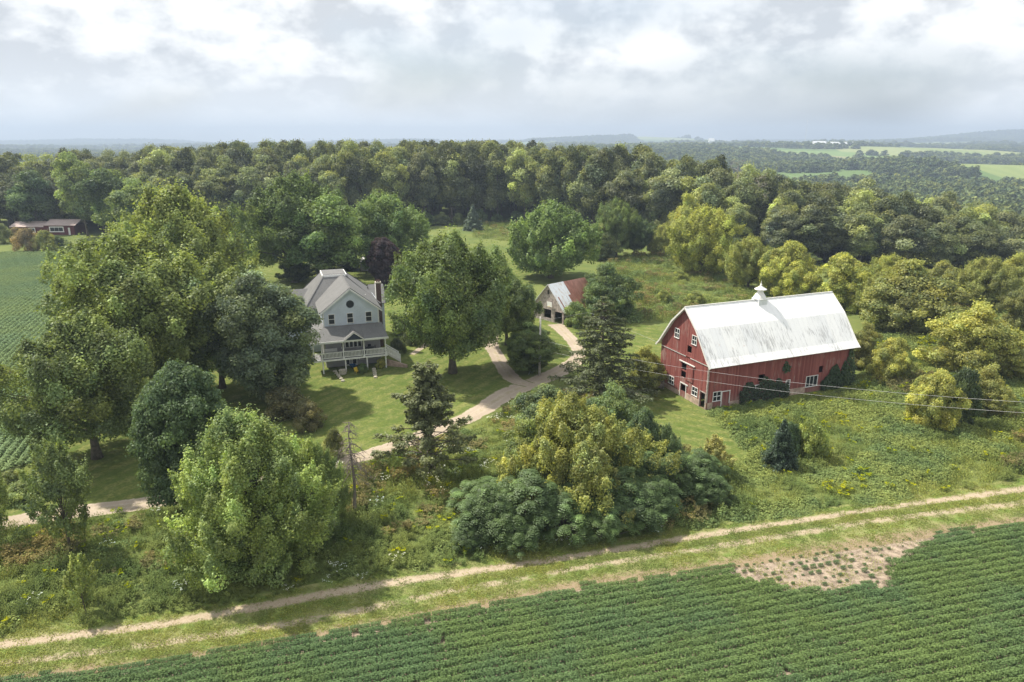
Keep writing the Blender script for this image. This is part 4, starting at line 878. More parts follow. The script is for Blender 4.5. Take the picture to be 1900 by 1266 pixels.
def small_things():
    p = hpt(4.5, 1.2); e = empty('wheelbarrow', p, HR+1.9); tag(e, 'blue wheelbarrow parked under the deck by the doors', 'wheelbarrow')
    m = MB(); m.add([(-.35, -.25, .3), (.35, -.25, .3), (.35, .25, .3), (-.35, .25, .3), (-.6, -.38, .68), (.6, -.38, .62), (.6, .38, .62), (-.6, .38, .68)], [(3, 2, 1, 0), (0, 1, 5, 4), (1, 2, 6, 5), (2, 3, 7, 6), (3, 0, 4, 7)]); m.build('tray', M['bluep'], e)
    m = MB(); m.bar((.6, 0, .2), (-1.0, .28, .6), .04); m.bar((.6, 0, .2), (-1.0, -.28, .6), .04); m.bar((-.3, .2, .35), (-.35, .25, 0), .04); m.bar((-.3, -.2, .35), (-.35, -.25, 0), .04); m.build('handles', M['blk'], e)
    m = MB(); m.lathe([(.1, -.05), (.2, -.05), (.2, .05), (.1, .05)], (0, 0, 0), 14); w = m.build('wheel', M['blk'], e); w.location = (.65, 0, .2); w.rotation_euler.x = math.pi/2
    p = hpt(2.75, -.85); m = MB(); m.lathe([(.42, 0), (.55, .1), (.52, .5), (.60, .56), (.60, .64), (.48, .64), (.44, .5)], n=18); o = m.build('planter', M['tan'], smooth_=False); o.location = p; tag(o, 'round grey stone planter beside the left patio stones', 'planter')
    p = hpt(1.5, 2.45, 2.14); e = empty('bench', p, HR); tag(e, 'white slatted bench at the left end of the porch', 'bench')
    m = MB(); m.box(-.95, .95, -.45, -.02, .42, .47); m.build('seat', M['white'], e); m = MB(); m.box(-.95, .95, .0, .05, .5, .95); m.build('backrest', M['white'], e)
    for x in (-.9, .9): m = MB(); m.box(x-.04, x+.04, -.43, .03, 0, .42); m.build('leg', M['white'], e)
    p = hpt(7.3, 1.9, 2.14); e = empty('patio_table', p, HR); tag(e, 'dark patio table at the right end of the porch', 'table')
    m = MB(); m.lathe([(.62, .70), (.65, .72), (.65, .75), (.6, .76)], n=16); m.build('tabletop', M['blk'], e); m = MB(); m.tube([(0, 0, 0), (0, 0, .7)], .05); m.build('leg', M['blk'], e)
    for dx, dy, r, wh in ((-.95, 0, 1.57, 'at the left side of'), (.95, 0, -1.57, 'at the right side of'), (0, .75, 3.14, 'behind')):
        c = empty('patio_chair', hpt(7.3+dx, 1.9+dy, 2.14), HR+r+math.pi); tag(c, 'dark metal chair %s the patio table on the porch' % wh, 'chair', 'chairs around the porch table')
        m = MB(); m.box(-.24, .24, -.24, .24, .42, .46); m.build('seat', M['blk'], c); m = MB(); m.box(-.24, .24, .2, .24, .47, 1.0); m.build('backrest', M['blk'], c)
        for x in (-.2, .2):
            for y in (-.2, .2): m = MB(); m.bar((x, y, 0), (x, y, .42), .035); m.build('leg', M['blk'], c)
small_things()

# ------------------------------------------------------------------ grey shed with patched metal roof
def shed():
    SR = R_(43); e = empty('shed', (9.6, 123.4, 0), SR); tag(e, 'weathered grey board shed with patched silver and rusty red metal roof', 'shed')
    Wd, Ld, he, hr = 7.86, 9.9, 2.9, 7.15; gm = lambda a, z, d: (d, a, z)
    fix(wall(gm, [(0, 0), (Wd, 0), (Wd, he), (Wd/2, hr-.1), (0, he)], [rect(.35, 2.25, .03, 2.2), rect(3.2, 5.1, .6, 2.3), rect(3.75, 4.3, 5.2, 6.0)], .12).build('gable_wall', M['oldwood'], e))
    m = MB(); m.box(.13, Ld, 0, .12, 0, he); m.box(.13, Ld, Wd-.12, Wd, 0, he); m.box(Ld-.12, Ld, .121, Wd-.121, 0, he); m.add([(Ld, 0, he), (Ld, Wd, he), (Ld, Wd/2, hr-.1)], [(0, 1, 2)]); m.build('wall', M['oldwood'], e)
    m = MB(); k = (hr-he)/(Wd/2); m.slab([(-.35, -.5, he-.5*k), (Ld+.35, -.5, he-.5*k), (Ld+.35, Wd/2, hr), (-.35, Wd/2, hr)], .06); m.slab([(Ld+.35, Wd+.5, he-.5*k), (-.35, Wd+.5, he-.5*k), (-.35, Wd/2, hr), (Ld+.35, Wd/2, hr)], .06); m.build('roof', M['rust'], e)
    m = MB(); m.box(-.06, -.01, 5.35, 5.5, 0, 2.6); m.box(-.06, -.01, 2.35, 2.55, 0, 2.4); m.box(-.06, -.01, .2, 2.4, 2.25, 2.4); m.build('door_frame', M['oldwood'], e)
    h = empty('basketball_hoop', tuple(e.matrix_basis @ Vector((0, 0, 0)))); h.rotation_euler.z = SR; tag(h, 'white basketball backboard fixed above the shed doors', 'basketball hoop')
    m = MB(); m.box(-.34, -.29, 2.75, 3.95, 2.95, 3.9); m.build('backboard', M['white'], h); m = MB(); m.bar((-.3, 3.35, 3.3), (-.0, 3.35, 3.3), .08); m.build('bracket', M['blk'], h)
    m = MB(); m.tube([(-.55+.23*math.cos(a*.5236), 3.35+.23*math.sin(a*.5236), 3.05) for a in range(13)], .018, 5); m.build('rim', M['yellow'], h)
shed()
def low_fence():
    a = at(1192, 712); b = at(1230, 722); e = empty('board_fence', (a[0], a[1], 0), math.atan2(b[1]-a[1], b[0]-a[0])); L = float(np.hypot(b[0]-a[0], b[1]-a[1])); tag(e, 'old grey arched board fence at the left corner of the barn', 'fence')
    m = MB(); n = int(L/.16)
    for k in range(n): x = k*.16; h = 1.0+.35*abs(math.sin(x*math.pi/(L/2))); m.box(x, x+.13, 0, .03, .05, h)
    m.build('boards', M['oldwood'], e); m = MB(); m.tube([(x, -.03, 1.05+.35*abs(math.sin(x*math.pi/(L/2)))) for x in np.linspace(0, L, 25)], .04, 5); m.build('top_rail', M['oldwood'], e)
    for x in (0, L/2, L): m = MB(); m.box(x-.06, x+.06, .04, .16, -.1, 1.3); m.build('post', M['oldwood'], e)
low_fence()

# ------------------------------------------------------------------ utility pole and wires
PP_ = atg(1001, 697)
def pole():
    e = empty('utility_pole', tuple(PP_)); tag(e, 'wooden utility pole with grey transformer beside the driveway', 'pole'); H = top_h(PP_, 588)
    m = MB(); m.tube([(0, 0, -.2), (0, 0, H*.5), (.05, 0, H)], [.19, .16, .12], 10); m.build('pole', M['pole'], e, True)
    m = MB(); m.lathe([(.05, 0), (.24, .03), (.25, .1), (.25, .82), (.22, .9), (.06, .94)], (-.0, -.42, 2.7), 14); m.build('transformer', M['steel'], e, False)
    MB().bar((-.5, 0, 3.75), (.5, 0, 3.75), .09).build('crossarm', M['pole'], e); MB().bar((-.45, 0, 5.35), (.3, 0, 5.35), .08).build('crossarm', M['pole'], e)
    for x in (-.45, .45): m = MB(); m.lathe([(.05, 0), (.07, .05), (.04, .1), (.06, .15), (.02, .2)], (x, 0, 3.8), 8); m.build('insulator', M['white'], e)
    m = MB(); m.tube([(0, 0, 3.6), (-1.6, .4, .0)], .018, 4); m.build('guy_wire', M['wire'], e)
    return H
PH = pole()
def ray_pt(u, v, y):
    x = (u-950)/FPX; b = -(v-633)/FPX; d = np.array([x, math.cos(PITCH)+b*math.sin(PITCH), -math.sin(PITCH)+b*math.cos(PITCH)]); return np.array([0, 0, CAMH])+d*(y/d[1])
def wire_(pts, label, r=.011):
    P = np.array(pts); n = 40; t = np.linspace(0, len(P)-1, n); q = np.stack([np.interp(t, range(len(P)), P[:, k]) for k in range(3)], 1)
    q[:, 2] -= 1.75*(1-(2*np.linspace(0, 1, n)-1)**2)*(len(P) == 2)*min(1, np.linalg.norm(P[-1]-P[0])/80); m = MB(); m.tube(q, r, 5); tag(m.build('power_line', M['wire']), label, 'cable', 'overhead power lines')
a = (PP_[0]+.2, PP_[1], 5.4); wire_([a, ray_pt(1960, 750, 52)], 'upper overhead wire crossing in front of the barn'); a = (PP_[0]+.45, PP_[1], 3.95); wire_([a, ray_pt(1960, 770, 51)], 'lower overhead wire crossing in front of the barn')
wire_([(PP_[0], PP_[1], PH-.6), (PP_[0]+8, PP_[1]+9, PH-1.6), barn_pt(0, 10.5, 5.9)], 'service wire running past the pine to the far side of the barn')

# ------------------------------------------------------------------ far buildings
def cabin():
    p = atg(22, 436); q = atg(140, 436); e = empty('red_cabin', tuple(p), math.atan2(q[1]-p[1], q[0]-p[0])); L = float(np.hypot(*(q-p)[:2])); tag(e, 'long low dark red cabin at the edge of the far left woods', 'house')
    m = MB(); m.box(0, L*.52, .5, 7, 0, 2.9); m.box(L*.521, L, 0, 7, 0, 3.4); m.build('wall', M['cabinred'], e)
    m = MB(); m.slab([(-.6, .2, 2.9), (L*.53, .2, 2.9), (L*.53, 3.7, 4.2), (-.6, 3.7, 4.2)], .15); m.slab([(L*.53, 7.5, 2.8), (-.6, 7.5, 2.8), (-.6, 3.7, 4.5), (L*.53, 3.7, 4.5)], .15); r = m.build('roof', M['pinkroof'], e)
    m = MB(); m.slab([(L*.53, -.3, 3.5), (L+.6, -.3, 3.5), (L+.6, 3.7, 5.0), (L*.53, 3.7, 5.0)], .15); m.slab([(L+.6, 7.6, 3.3), (L*.53, 7.6, 3.3), (L*.53, 3.7, 5.3), (L+.6, 3.7, 5.3)], .15); m.build('roof', M['pinkroof'], e)
    gm = lambda a, z, d: (a, d-.06, z); window(e, gm, L*.62, L*.82, 1.3, 2.7, (2, 0), .3); window(e, lambda a, z, d: (a, .44+d, z), L*.28, L*.36, 1.0, 2.3, (1, 0), .2)
    m = MB(); m.box(L*.90, L*.93, -.06, 0, 0, 2.6); m.build('door_frame', M['trim'], e)
cabin()
def far_shed():
    p = atg(684, 503); e = empty('white_shed', tuple(p), R_(104)); e.scale = (.8, .5, .8); tag(e, 'small white roofed shed beside the purple tree behind the farmhouse', 'shed')
    m = MB(); m.box(0, 7, 0, 4, 0, 2.5); m.add([(0, 0, 2.5), (0, 4, 2.5), (0, 2, 3.6)], [(0, 1, 2)]); m.build('wall', M['grey'], e); m = MB(); m.slab([(-.4, -.4, 2.35), (7.4, -.4, 2.35), (7.4, 2, 3.7), (-.4, 2, 3.7)], .1); m.slab([(7.4, 4.4, 2.35), (-.4, 4.4, 2.35), (-.4, 2, 3.7), (7.4, 2, 3.7)], .1); m.build('roof', M['roofw'], e)
far_shed()
def far_barn(u, y, L, Wd, h, label, rz=0., name='white_barn', cat='barn'):
    x = (u-950)/FPX*y*1.0; x = x*(math.cos(PITCH)+(CAMH/y)*math.sin(PITCH)); z = float(terrain_h(x, y)); e = empty(name, (x, y, z-.5), rz); tag(e, label, cat)
    m = MB(); m.box(0, L, 0, Wd, 0, h); m.add([(0, 0, h), (0, Wd, h), (0, Wd/2, h*1.6)], [(0, 1, 2)]); m.add([(L, 0, h), (L, Wd, h), (L, Wd/2, h*1.6)], [(0, 1, 2)]); m.build('wall', M['white'], e)
    m = MB(); m.slab([(-1, -1, h-.3), (L+1, -1, h-.3), (L+1, Wd/2, h*1.62), (-1, Wd/2, h*1.62)], .3); m.slab([(L+1, Wd+1, h-.3), (-1, Wd+1, h-.3), (-1, Wd/2, h*1.62), (L+1, Wd/2, h*1.62)], .3); m.build('roof', M['steel'], e); return e
random.seed(7)
far_barn(1530, 2150, 95, 18, 9, 'long white farm building on the far green hillside', .12); far_barn(1508, 2120, 38, 16, 12, 'tall white barn at the left end of the far long building', .05)
far_barn(1198, 3300, 60, 20, 9, 'white barn roof among far fields left of centre hills', .2); far_barn(1315, 3500, 26, 22, 22, 'grey silo block on the far skyline', 0, 'silo', 'silo')
far_barn(246, 3000, 20, 14, 9, 'tiny white house between the far left tree clumps', .1, 'white_house', 'house')
far_barn(268, 3000, 16, 14, 8, 'second tiny white house among the far left tree clumps, further right', -.1, 'white_house', 'house')
def mast():
    y = 3600; x = (1494-950)/FPX*y*math.cos(PITCH)*1.0; z = float(terrain_h(x, y)); e = empty('radio_mast', (x, y, z)); tag(e, 'thin radio mast standing above the far skyline', 'mast')
    m = MB(); m.tube([(0, 0, 0), (0, 0, 118)], [1.1, .7], 4); m.build('mast', M['steel'], e); m = MB(); m.tube([(0, 0, 108), (0, 0, 116)], 1.6, 6); m.build('antenna', M['white'], e)
mast()
# ------------------------------------------------------------------ the trees one can tell apart
YG = (.150, .175, .040); MG = (.085, .130, .034); DG = (.048, .085, .030); OLV = (.105, .130, .038); GY = (.095, .125, .065); YEL = (.235, .215, .042); DKB = (.040, .060, .026)
T = ptree
T('maple_tree', 'maple_a', 187, 850, 560, 148, (.098, .128, .036), 'wide spreading maple with a bare trunk at the edge of the left bean field', 158)
T('maple_tree', 'maple_b', 290, 742, 402, 165, (.118, .148, .038), 'tall pale maple crown rising behind the field maple, left of centre', 270)
T('maple_tree', 'maple_c', 345, 640, 316, 130, (.135, .165, .040), 'bright yellow green maple top in front of the far woods on the left', 335)
T('maple_tree', 'maple_b', 205, 640, 425, 84, (.105, .138, .04), 'rounded maple hanging over the far corner of the left bean field', 180)
T('maple_tree', 'maple_a', 400, 720, 470, 100, (.09, .12, .036), 'dark olive maple filling the gap left of the farmhouse', 400)
T('oak_tree', 'maple_a', 515, 524, 304, 108, (.082, .118, .032), 'big dark oak with a forked trunk behind the farmhouse', 540)
T('oak_tree', 'oak_3', 610, 535, 345, 75, (.07, .105, .03), 'dark oak at the rear left of the farmhouse roof', 600)
for a in [(548, 522, 468, 34, 'dark understorey bush left of the farmhouse roof, under the forked oak'), (598, 505, 462, 30, 'dark bush directly behind the flat roof top'), (648, 500, 462, 26, 'dark bush behind the right slope of the farmhouse roof'), (470, 560, 500, 40, 'dark bush in the shade between the left maples and the forked oak')]: T('bush', 'box_b', *a[:4], (.05, .07, .028), a[4], cat='bush')
T('maple_tree', 'maple_c', 715, 505, 345, 92, (.098, .145, .042), 'broad mid green maple behind the purple tree', 712)
T('linden_tree', 'silver', 480, 742, 478, 109, (.088, .115, .062), 'dark tree with silvery leaf tips left of the farmhouse porch', 488)
T('norway_maple', 'dense', 322, 948, 645, 90, (.058, .092, .036), 'dense dark blue green maple, egg shaped, beside the driveway', 344)
T('maple_tree', 'bright', 465, 1038, 740, 162, (.135, .180, .046), 'large bright green maple bush above the track, left foreground', 468)
T('maple_tree', 'bright', 585, 985, 800, 62, (.12, .165, .045), 'smaller green maple lobe at the right foot of the large maple bush', 585)
T('ash_tree', 'young', 130, 1026, 795, 66, (.098, .130, .040), 'slender young ash with a bare stem, lower left', 112)
T('sapling', 'sapling', 150, 1138, 1018, 33, (.150, .185, .045), 'light green sapling in the weeds, lower left', 148)
T('ash_tree', 'young', -22, 1010, 850, 42, (.13, .165, .05), 'leafy young tree cut by the left picture edge', -22)
T('maple_tree', 'maple_b', 838, 692, 405, 126, (.088, .122, .034), 'large maple in the middle of the yard right of the farmhouse', 838)
T('maple_tree', 'maple_a', 935, 640, 485, 66, (.08, .112, .034), 'leafy maple leaning over the drive behind the utility pole', 940)
T('elm_tree', 'silver', 985, 690, 592, 56, (.075, .105, .032), 'low dark green tree between the drive branches by the pole', 985)
T('globe_maple', 'globe', 1020, 516, 362, 88, (.102, .152, .042), 'round globe shaped maple on the lawn beyond the shed', 1022)
T('plum_tree', 'dense', 714, 532, 432, 33, (.042, .026, .036), 'dark purple leaved plum tree behind the farmhouse chimney', 714)
T('elm_tree', 'box_b', 1142, 590, 480, 58, (.07, .105, .036), 'dark green tree leaning against the right end of the shed', 1132)
T('bush', 'shrub', 1072, 606, 556, 30, (.10, .14, .042), 'light green bush in front of the shed', 1070, cat='bush')
T('bush', 'box_b', 1205, 722, 634, 36, (.155, .165, .038), 'yellow green bush touching the left wall of the barn', 1203, cat='bush')
T('box_elder', 'box_big', 1070, 935, 722, 150, (.152, .168, .040), 'yellow green box elder topping the thicket in the lower middle', 1075)
T('box_elder', 'box_b', 975, 905, 770, 62, (.12, .15, .042), 'olive box elder at the left shoulder of the lower middle thicket', 985)
T('bush', 'box_a', 1012, 812, 706, 62, (.085, .118, .052), 'grey green bush at the back left of the thicket, below the pole', 1010, cat='bush')
T('bush', 'box_b', 1135, 832, 700, 62, (.095, .135, .048), 'fresh green bush at the back of the thicket, below the pine', 1130, cat='bush')
T('bush', 'box_a', 1195, 872, 745, 46, (.06, .095, .045), 'dark green bush at the back right of the thicket', 1190, cat='bush')
T('bush', 'young', 1238, 885, 778, 34, (.075, .11, .045), 'thin dark shrub standing up at the right of the thicket', 1236, cat='bush')
T('bush', 'sapling', 1330, 885, 800, 36, (.19, .185, .055), 'thin yellow shrub at the end of the mown strip', 1328, cat='bush')
T('bush', 'shrub', 1505, 848, 772, 34, (.150, .185, .038), 'round yellow green shrub right of the small spruce', 1506, cat='bush')
T('bush', 'shrub', 1467, 845, 778, 24, (.05, .085, .035), 'dark shrub between the small spruce and the round shrub', 1468, cat='bush')
for a in [(1655, 712, 620, 42, 'lone yellow box elder bush right of the barn end', .235), (1735, 795, 676, 50, 'yellow box elder nearest the camera at the right, above the wires', .25), (1838, 772, 668, 46, 'yellow green box elder right of the dark shrub at the right edge', .20), (1722, 622, 553, 30, 'narrow yellow green box elder behind the lone yellow bush', .2), (1810, 690, 548, 82, 'large pale yellow box elder at the right edge of the clearing', .235), (1888, 700, 612, 52, 'yellow green box elder cut by the right picture edge', .22), (1770, 688, 612, 48, 'low yellow box elder in front of the large pale one', .23), (1598, 680, 590, 34, 'yellow green bush tucked behind the right end of the barn', .17)]:
    T('box_elder', 'box_a' if a[0] % 2 else 'box_b', a[0], a[1], a[2], a[3], (a[5]*.80, a[5]*.84, .042), a[4], cat='tree')
T('bush', 'shrub', 1790, 790, 672, 36, DKB, 'dark leaved shrub among the yellow box elders at the right', cat='bush')
for a in [(1300, 510, 372, 70, 'tall golden green box elder left of the barn ridge, by the meadow', .20, 1303), (1262, 470, 350, 42, 'golden topped box elder behind the tall golden one', .19, 1268), (1225, 478, 412, 34, 'small yellow green box elder at the back corner of the meadow', .17, 1228), (1392, 535, 430, 50, 'golden green box elder beyond the barn roof, left of the pale bush', .165, 1392), (1462, 552, 438, 52, 'yellow box elder beyond the barn cupola', .185, 1460), (1478, 560, 478, 40, 'pale yellow bush just above the barn ridge', .21, 1478), (1565, 572, 462, 62, 'golden box elder above the right end of the barn roof', .19, 1568), (1690, 618, 472, 92, 'broad olive green box elder right of the barn', .135, 1692), (1620, 600, 492, 46, 'yellow green box elder between the barn end and the broad olive one', .17, 1640), (1832, 580, 470, 56, 'brownish olive box elder at the right by the woods', .15, 1832), (1890, 560, 462, 42, 'orange tinted box elder at the right edge by the woods', .17, 1888), (1893, 618, 510, 34, 'mid green tree at the right picture edge above the box elders', .12, 1893), (1655, 560, 465, 45, 'small golden box elder at the foot of the dark woods', .18, 1652), (1752, 560, 478, 48, 'olive tree at the foot of the dark woods on the right', .13, 1750)]:
    c = a[5]; T('box_elder', random.choice(['box_a', 'box_b', 'maple_c']), a[0], a[1], a[2], a[3], (c*.97, c*1.06, .038), a[4], a[6])
for a in [(1145, 478, 360, 42, 'mid green tree with a leaning top behind the globe maple', (.09, .125, .034)), (1115, 480, 408, 40, 'pale green rounded tree right of the globe maple', (.12, .145, .05)), (1120, 482, 437, 26, 'grey green bush at the foot of the trees by the meadow', (.09, .115, .06)), (1178, 476, 392, 38, 'dark tree standing at the meadow corner', (.055, .085, .03)), (60, 452, 412, 0, '', 0)]:
    if a[3]: T('woodland_tree', 'maple_b' if a[0] > 1120 else 'box_b', *a[:4], a[5], a[4])
for a in [(48, 466, 420, 26, 'reddish brown shrub in front of the red cabin', (.15, .115, .06)), (82, 466, 424, 24, 'yellow green shrub in front of the red cabin', (.15, .165, .05)), (28, 448, 420, 16, 'small tawny shrub at the left end of the red cabin', (.16, .12, .06)), (102, 460, 436, 22, 'dark green shrub below the red cabin window', (.07, .1, .04)), (0, 452, 410, 20, 'yellow shrub at the left picture edge by the cabin', (.12, .14, .05))]:
    T('bush', 'shrub', *a[:4], a[5], a[4], cat='bush')
T('oak_tree', 'oak_0', 62, 432, 305, 48, (.055, .085, .032), 'dark oak overhanging the red cabin roof')
T('walnut_tree', 'oak_3', 135, 440, 266, 42, (.095, .125, .045), 'tall loose crowned tree right of the cabin, breaking the skyline', 150)
T('walnut_tree', 'oak_4', 190, 450, 300, 52, (.085, .12, .04), 'yellowish loose crowned tree behind the corner of the bean field', 205)
T('walnut_tree', 'oak_3', 250, 460, 318, 50, (.10, .135, .042), 'pale green tree behind the left maples', 255)
for a in [(1232, 562, 536, 15, 'small yellow bush in the rough meadow behind the barn'), (1292, 566, 538, 20, 'green bush in the rough meadow behind the barn ridge'), (1262, 520, 500, 16, 'low leafy bush in the middle of the rough meadow')]: T('bush', 'shrub', *a[:4], (.15, .175, .045), a[4], cat='bush')
for a in [(745, 620, 585, 18, 'dark shrub beside the porch stairs'), (738, 655, 625, 18, 'reddish green shrub below the porch stairs'), (768, 640, 600, 20, 'small garden shrub by the footpath')]: T('bush', 'shrub', *a[:4], (.07, .085, .035), a[4], cat='bush')
T('bush', 'shrub', 707, 682, 664, 11, (.22, .22, .05), 'yellow leaved shrub under the right deck corner', cat='bush')
T('bush', 'shrub', 672, 692, 672, 10, (.08, .12, .04), 'green garden plant behind the yellow chair', cat='bush')
for a in [(530, 772, 715, 52, 'dark brownish thicket between the silvery tree and the lawn', (.085, .085, .038)), (575, 795, 742, 34, 'brownish shrub at the left edge of the front lawn', (.10, .095, .04)), (620, 850, 790, 24, 'olive shrub beside the dead spruce', (.10, .11, .04)), (45, 925, 888, 40, 'leafy low bush by the drive at the left', (.12, .155, .05)), (15, 905, 872, 26, 'pale bush at the corner of the bean field', (.14, .165, .06))]:
    T('bush', 'shrub', *a[:4], a[5], a[4], cat='bush')
# vines on the barn
def vine(s0, s1, h, label, col, n=900, seed=1, z0=0):
    rs = np.random.RandomState(seed); s = rs.uniform(s0, s1, n); top = h*(.6+.4*np.sin((s-s0)/(s1-s0)*3.14))*(.65+.7*vnoise(s*1.3, s*0, seed)); z = z0+top*rs.rand(n)**.8; d = rs.uniform(.05, .55, n)*(1.3-z/(h+z0+.1))
    a = R_(21.9); P = np.stack([24.75+math.cos(a)*s+math.sin(a)*d, 81.41+math.sin(a)*s-math.cos(a)*d, z], 1)
    N = np.array([math.sin(a), -math.cos(a), .6])+rs.normal(size=(n, 3))*.5; V, F = quads(P, N, .24*rs.uniform(.6, 1.3, n), 1.2, rs); l = np.exp(rs.normal(0, .2, n))
    o = link('climbing_vine', raw_mesh('vine', V, F, 4, M['leaf'], np.repeat(np.stack([l, l, l], 1), 4, 0))); o.color = (*[q*1.3 for q in col], 1); tag(o, label, 'vine')
vine(5.2, 13.2, 2.9, 'dark creeper covering the low middle of the barn side wall', DKB, 1900, 1); vine(12.0, 13.2, 1.3, 'small tuft of creeper high on the barn side wall', DG, 120, 2, 3.5)
vine(19., 24.6, 3.2, 'dark creeper climbing the right end of the barn side wall', (.04, .07, .028), 1900, 3); vine(22.9, 24.9, 5.2, 'tall green creeper on the far right corner of the barn', (.06, .095, .03), 900, 4)
# conifers
def lv(H, z0, z1, n, L0, L1, nb, jit=.0, seed=0, bulge=0.):
    rs = np.random.RandomState(seed); return [(z, (L0+(L1-L0)*t+bulge*math.sin(3.14*t))*rs.uniform(1-jit, 1+jit), nb) for t, z in zip(np.linspace(0, 1, n), np.linspace(z0, z1, n))]
p = atg(1115, 735); H = top_h(p, 548); conifer('pine_tree', 3, p, H, lv(H, 1.2, H*.97, 15, 8.2, .8, 7, .3, 1, .5), .26, (.080, .096, .050), 'tall white pine with layered drooping boughs left of the barn', start=.3, card=.19, dens=80, droop=.06, hang=.55, rise=.06, thick=.10)
p = atg(797, 882); H = top_h(p, 676); conifer('spruce_tree', 5, p, H, [(*l, .66) for l in lv(H, 1.6, H*.40, 5, 5.9, 4.8, 7, .3, 2)]+[(*l, .3) for l in lv(H, H*.48, H*.97, 12, 2.5, 1.3, 7, .35, 3, .6)], .24, (.105, .120, .054), 'straggly half bare spruce with a vine wrapped trunk on the front bank', start=.42, card=.19, dens=110, droop=.1, hang=.35, rise=.26, thick=.12, vine=5., tipup=.0)
p = atg(1446, 866); H = top_h(p, 780); conifer('spruce_tree', 7, p, H, lv(H, .25, H*.97, 17, 2.25, .2, 10, .12, 3), .1, (.034, .058, .036), 'small dark conical spruce in the weeds in front of the barn', start=.05, card=.12, dens=110, droop=.12, hang=.3, rise=.02)
p = atg(878, 428); H = top_h(p, 381); conifer('blue_spruce', 8, p, H, lv(H, .4, H*.97, 16, 4.6, .3, 9, .12, 4), .2, (.10, .135, .125), 'blue grey spruce standing before the dark woods', start=.05, card=.42, dens=34, droop=.1, hang=.2)
p = atg(660, 960); H = top_h(p, 782); bare_tree('dead_spruce', 5, p, H, M['deadwood'], 'bare dead spruce with drooping grey twigs on the front bank', .30, .42, 60, low=.45, r0=.17)
# sumac thicket
sm = [sumac_mesh(s, 2.6, 3.1, 150) for s in (1, 2, 3)]
SUM = [(915, 1000, 50, 905), (985, 985, 62, 880), (1045, 985, 52, 905), (1085, 955, 56, 850), (1150, 965, 56, 872), (1205, 962, 50, 890), (1250, 930, 46, 850), (1295, 905, 40, 838), (900, 950, 48, 893), (1005, 925, 55, 848), (1165, 915, 56, 830), (1130, 990, 44, 930), (960, 1012, 40, 950), (1235, 885, 36, 820), (1310, 935, 36, 880), (880, 1012, 32, 960)]
SL = ['sumac at the far left tip of the thicket', 'large pale tipped sumac lowest at the left of the thicket', 'sumac at the bottom left of the dark gap', 'sumac directly below the yellow green box elder', 'sumac right of the dark gap in the thicket', 'sumac with pale rosettes, lower right of the thicket', 'sumac right of the pale rosettes', 'rightmost tall sumac near the mown strip', 'upper left sumac under the olive box elder', 'sumac in the middle left, against the box elder foot', 'sumac in the middle right, against the box elder foot', 'low sumac beside the track below the dark gap', 'low sumac at the bottom left, nearest the track', 'small high sumac at the right shoulder of the thicket', 'last low sumac at the right end of the thicket', 'small outlying sumac left of all the others']
for i, (u, v, hw, vt) in enumerate(SUM):
    p = atg(u, v); H = top_h(p, vt); e = empty('sumac', tuple(p), random.uniform(0, 6)); tag(e, SL[i], 'shrub', 'sumacs in the front thicket'); r = hw/px_per_m(p)*1.12/2.6; e.scale = (r, r, H/3.1)
    c, t_ = sm[i % 3]; o = link('crown', c, e); k = .85+.3*random.random(); o.color = (.105*k, .168*k, .056*k, 1); link('stems', t_, e)

# ------------------------------------------------------------------ the woods behind: single trees
random.seed(11)
front = [(-80, 434), (60, 428), (140, 432), (330, 436), (480, 430), (640, 424), (860, 414), (935, 412), (1010, 418), (1100, 440), (1200, 452), (1330, 470), (1500, 492), (1700, 512), (1980, 530)]
fw = np.array([atg(u, v)[:2] for u, v in front])
def front_y(x): return np.interp(x, fw[:, 0], fw[:, 1])
cands = []
row = 0
for row in range(16):
    x = -235.
    while x < 215:
        x += 10.5*random.uniform(.8, 1.2); xx = x+(row % 2)*5; yy = float(front_y(xx))+4+row*9.5+random.uniform(-3, 3)
        u = 950+FPX*xx/(yy*math.cos(PITCH)+30*math.sin(PITCH))
        if -90 < u < 1990: cands.append((row, xx, yy, u))
cands.sort(key=lambda c: c[0]); keep = cands[:262]; rest = cands[262:]
SKY = [(-100, 284), (0, 284), (60, 292), (110, 300), (160, 282), (230, 296), (280, 284), (330, 268), (400, 276), (480, 262), (540, 262), (620, 268), (700, 268), (780, 262), (830, 264), (900, 262), (980, 268), (1050, 266), (1110, 286), (1160, 272), (1220, 292), (1290, 296), (1350, 306), (1420, 330), (1500, 348), (1600, 345), (1700, 362), (1800, 378), (1900, 410), (2000, 420)]
def wood_tree(x, y, u, i):
    z = float(terrain_h(x, y)); p = np.array([x, y, z]); vt = np.interp(u, [s[0] for s in SKY], [s[1] for s in SKY])+random.choice([0, 6, 12, 22, -5, 3, 16]); H = max(12, min(32.5, top_h(p, vt-6))); R = random.uniform(5.8, 8.6)*(H/24)**.4
    q = random.random(); k = random.uniform(.75, 1.4)
    if q < .5: c = (.070, .084, .038)
    elif q < .74: c = (.088, .100, .052)
    elif q < .9: c = (.105, .122, .046)
    else: c = (.13, .15, .05)
    return p, R, H, tuple(a*k for a in c), q
ZN = [(60, 'left of the red cabin'), (180, 'behind the red cabin'), (330, 'behind the bean field corner'), (480, 'behind the left maples'), (640, 'behind the big forked oak'), (790, 'behind the farmhouse'), (900, 'behind the blue grey spruce'), (1010, 'behind the bright lawn gap'), (1110, 'behind the globe maple'), (1220, 'behind the meadow corner'), (1340, 'behind the tall golden box elder'), (1460, 'around the pale bare tree'), (1600, 'above the barn roof end'), (1750, 'behind the broad olive box elder'), (3000, 'at the right picture edge')]
def zone(u): return [z for m, z in ZN if u < m][0]
RN = ['in the front row', 'in the second row', 'in the third row']
WT = {}
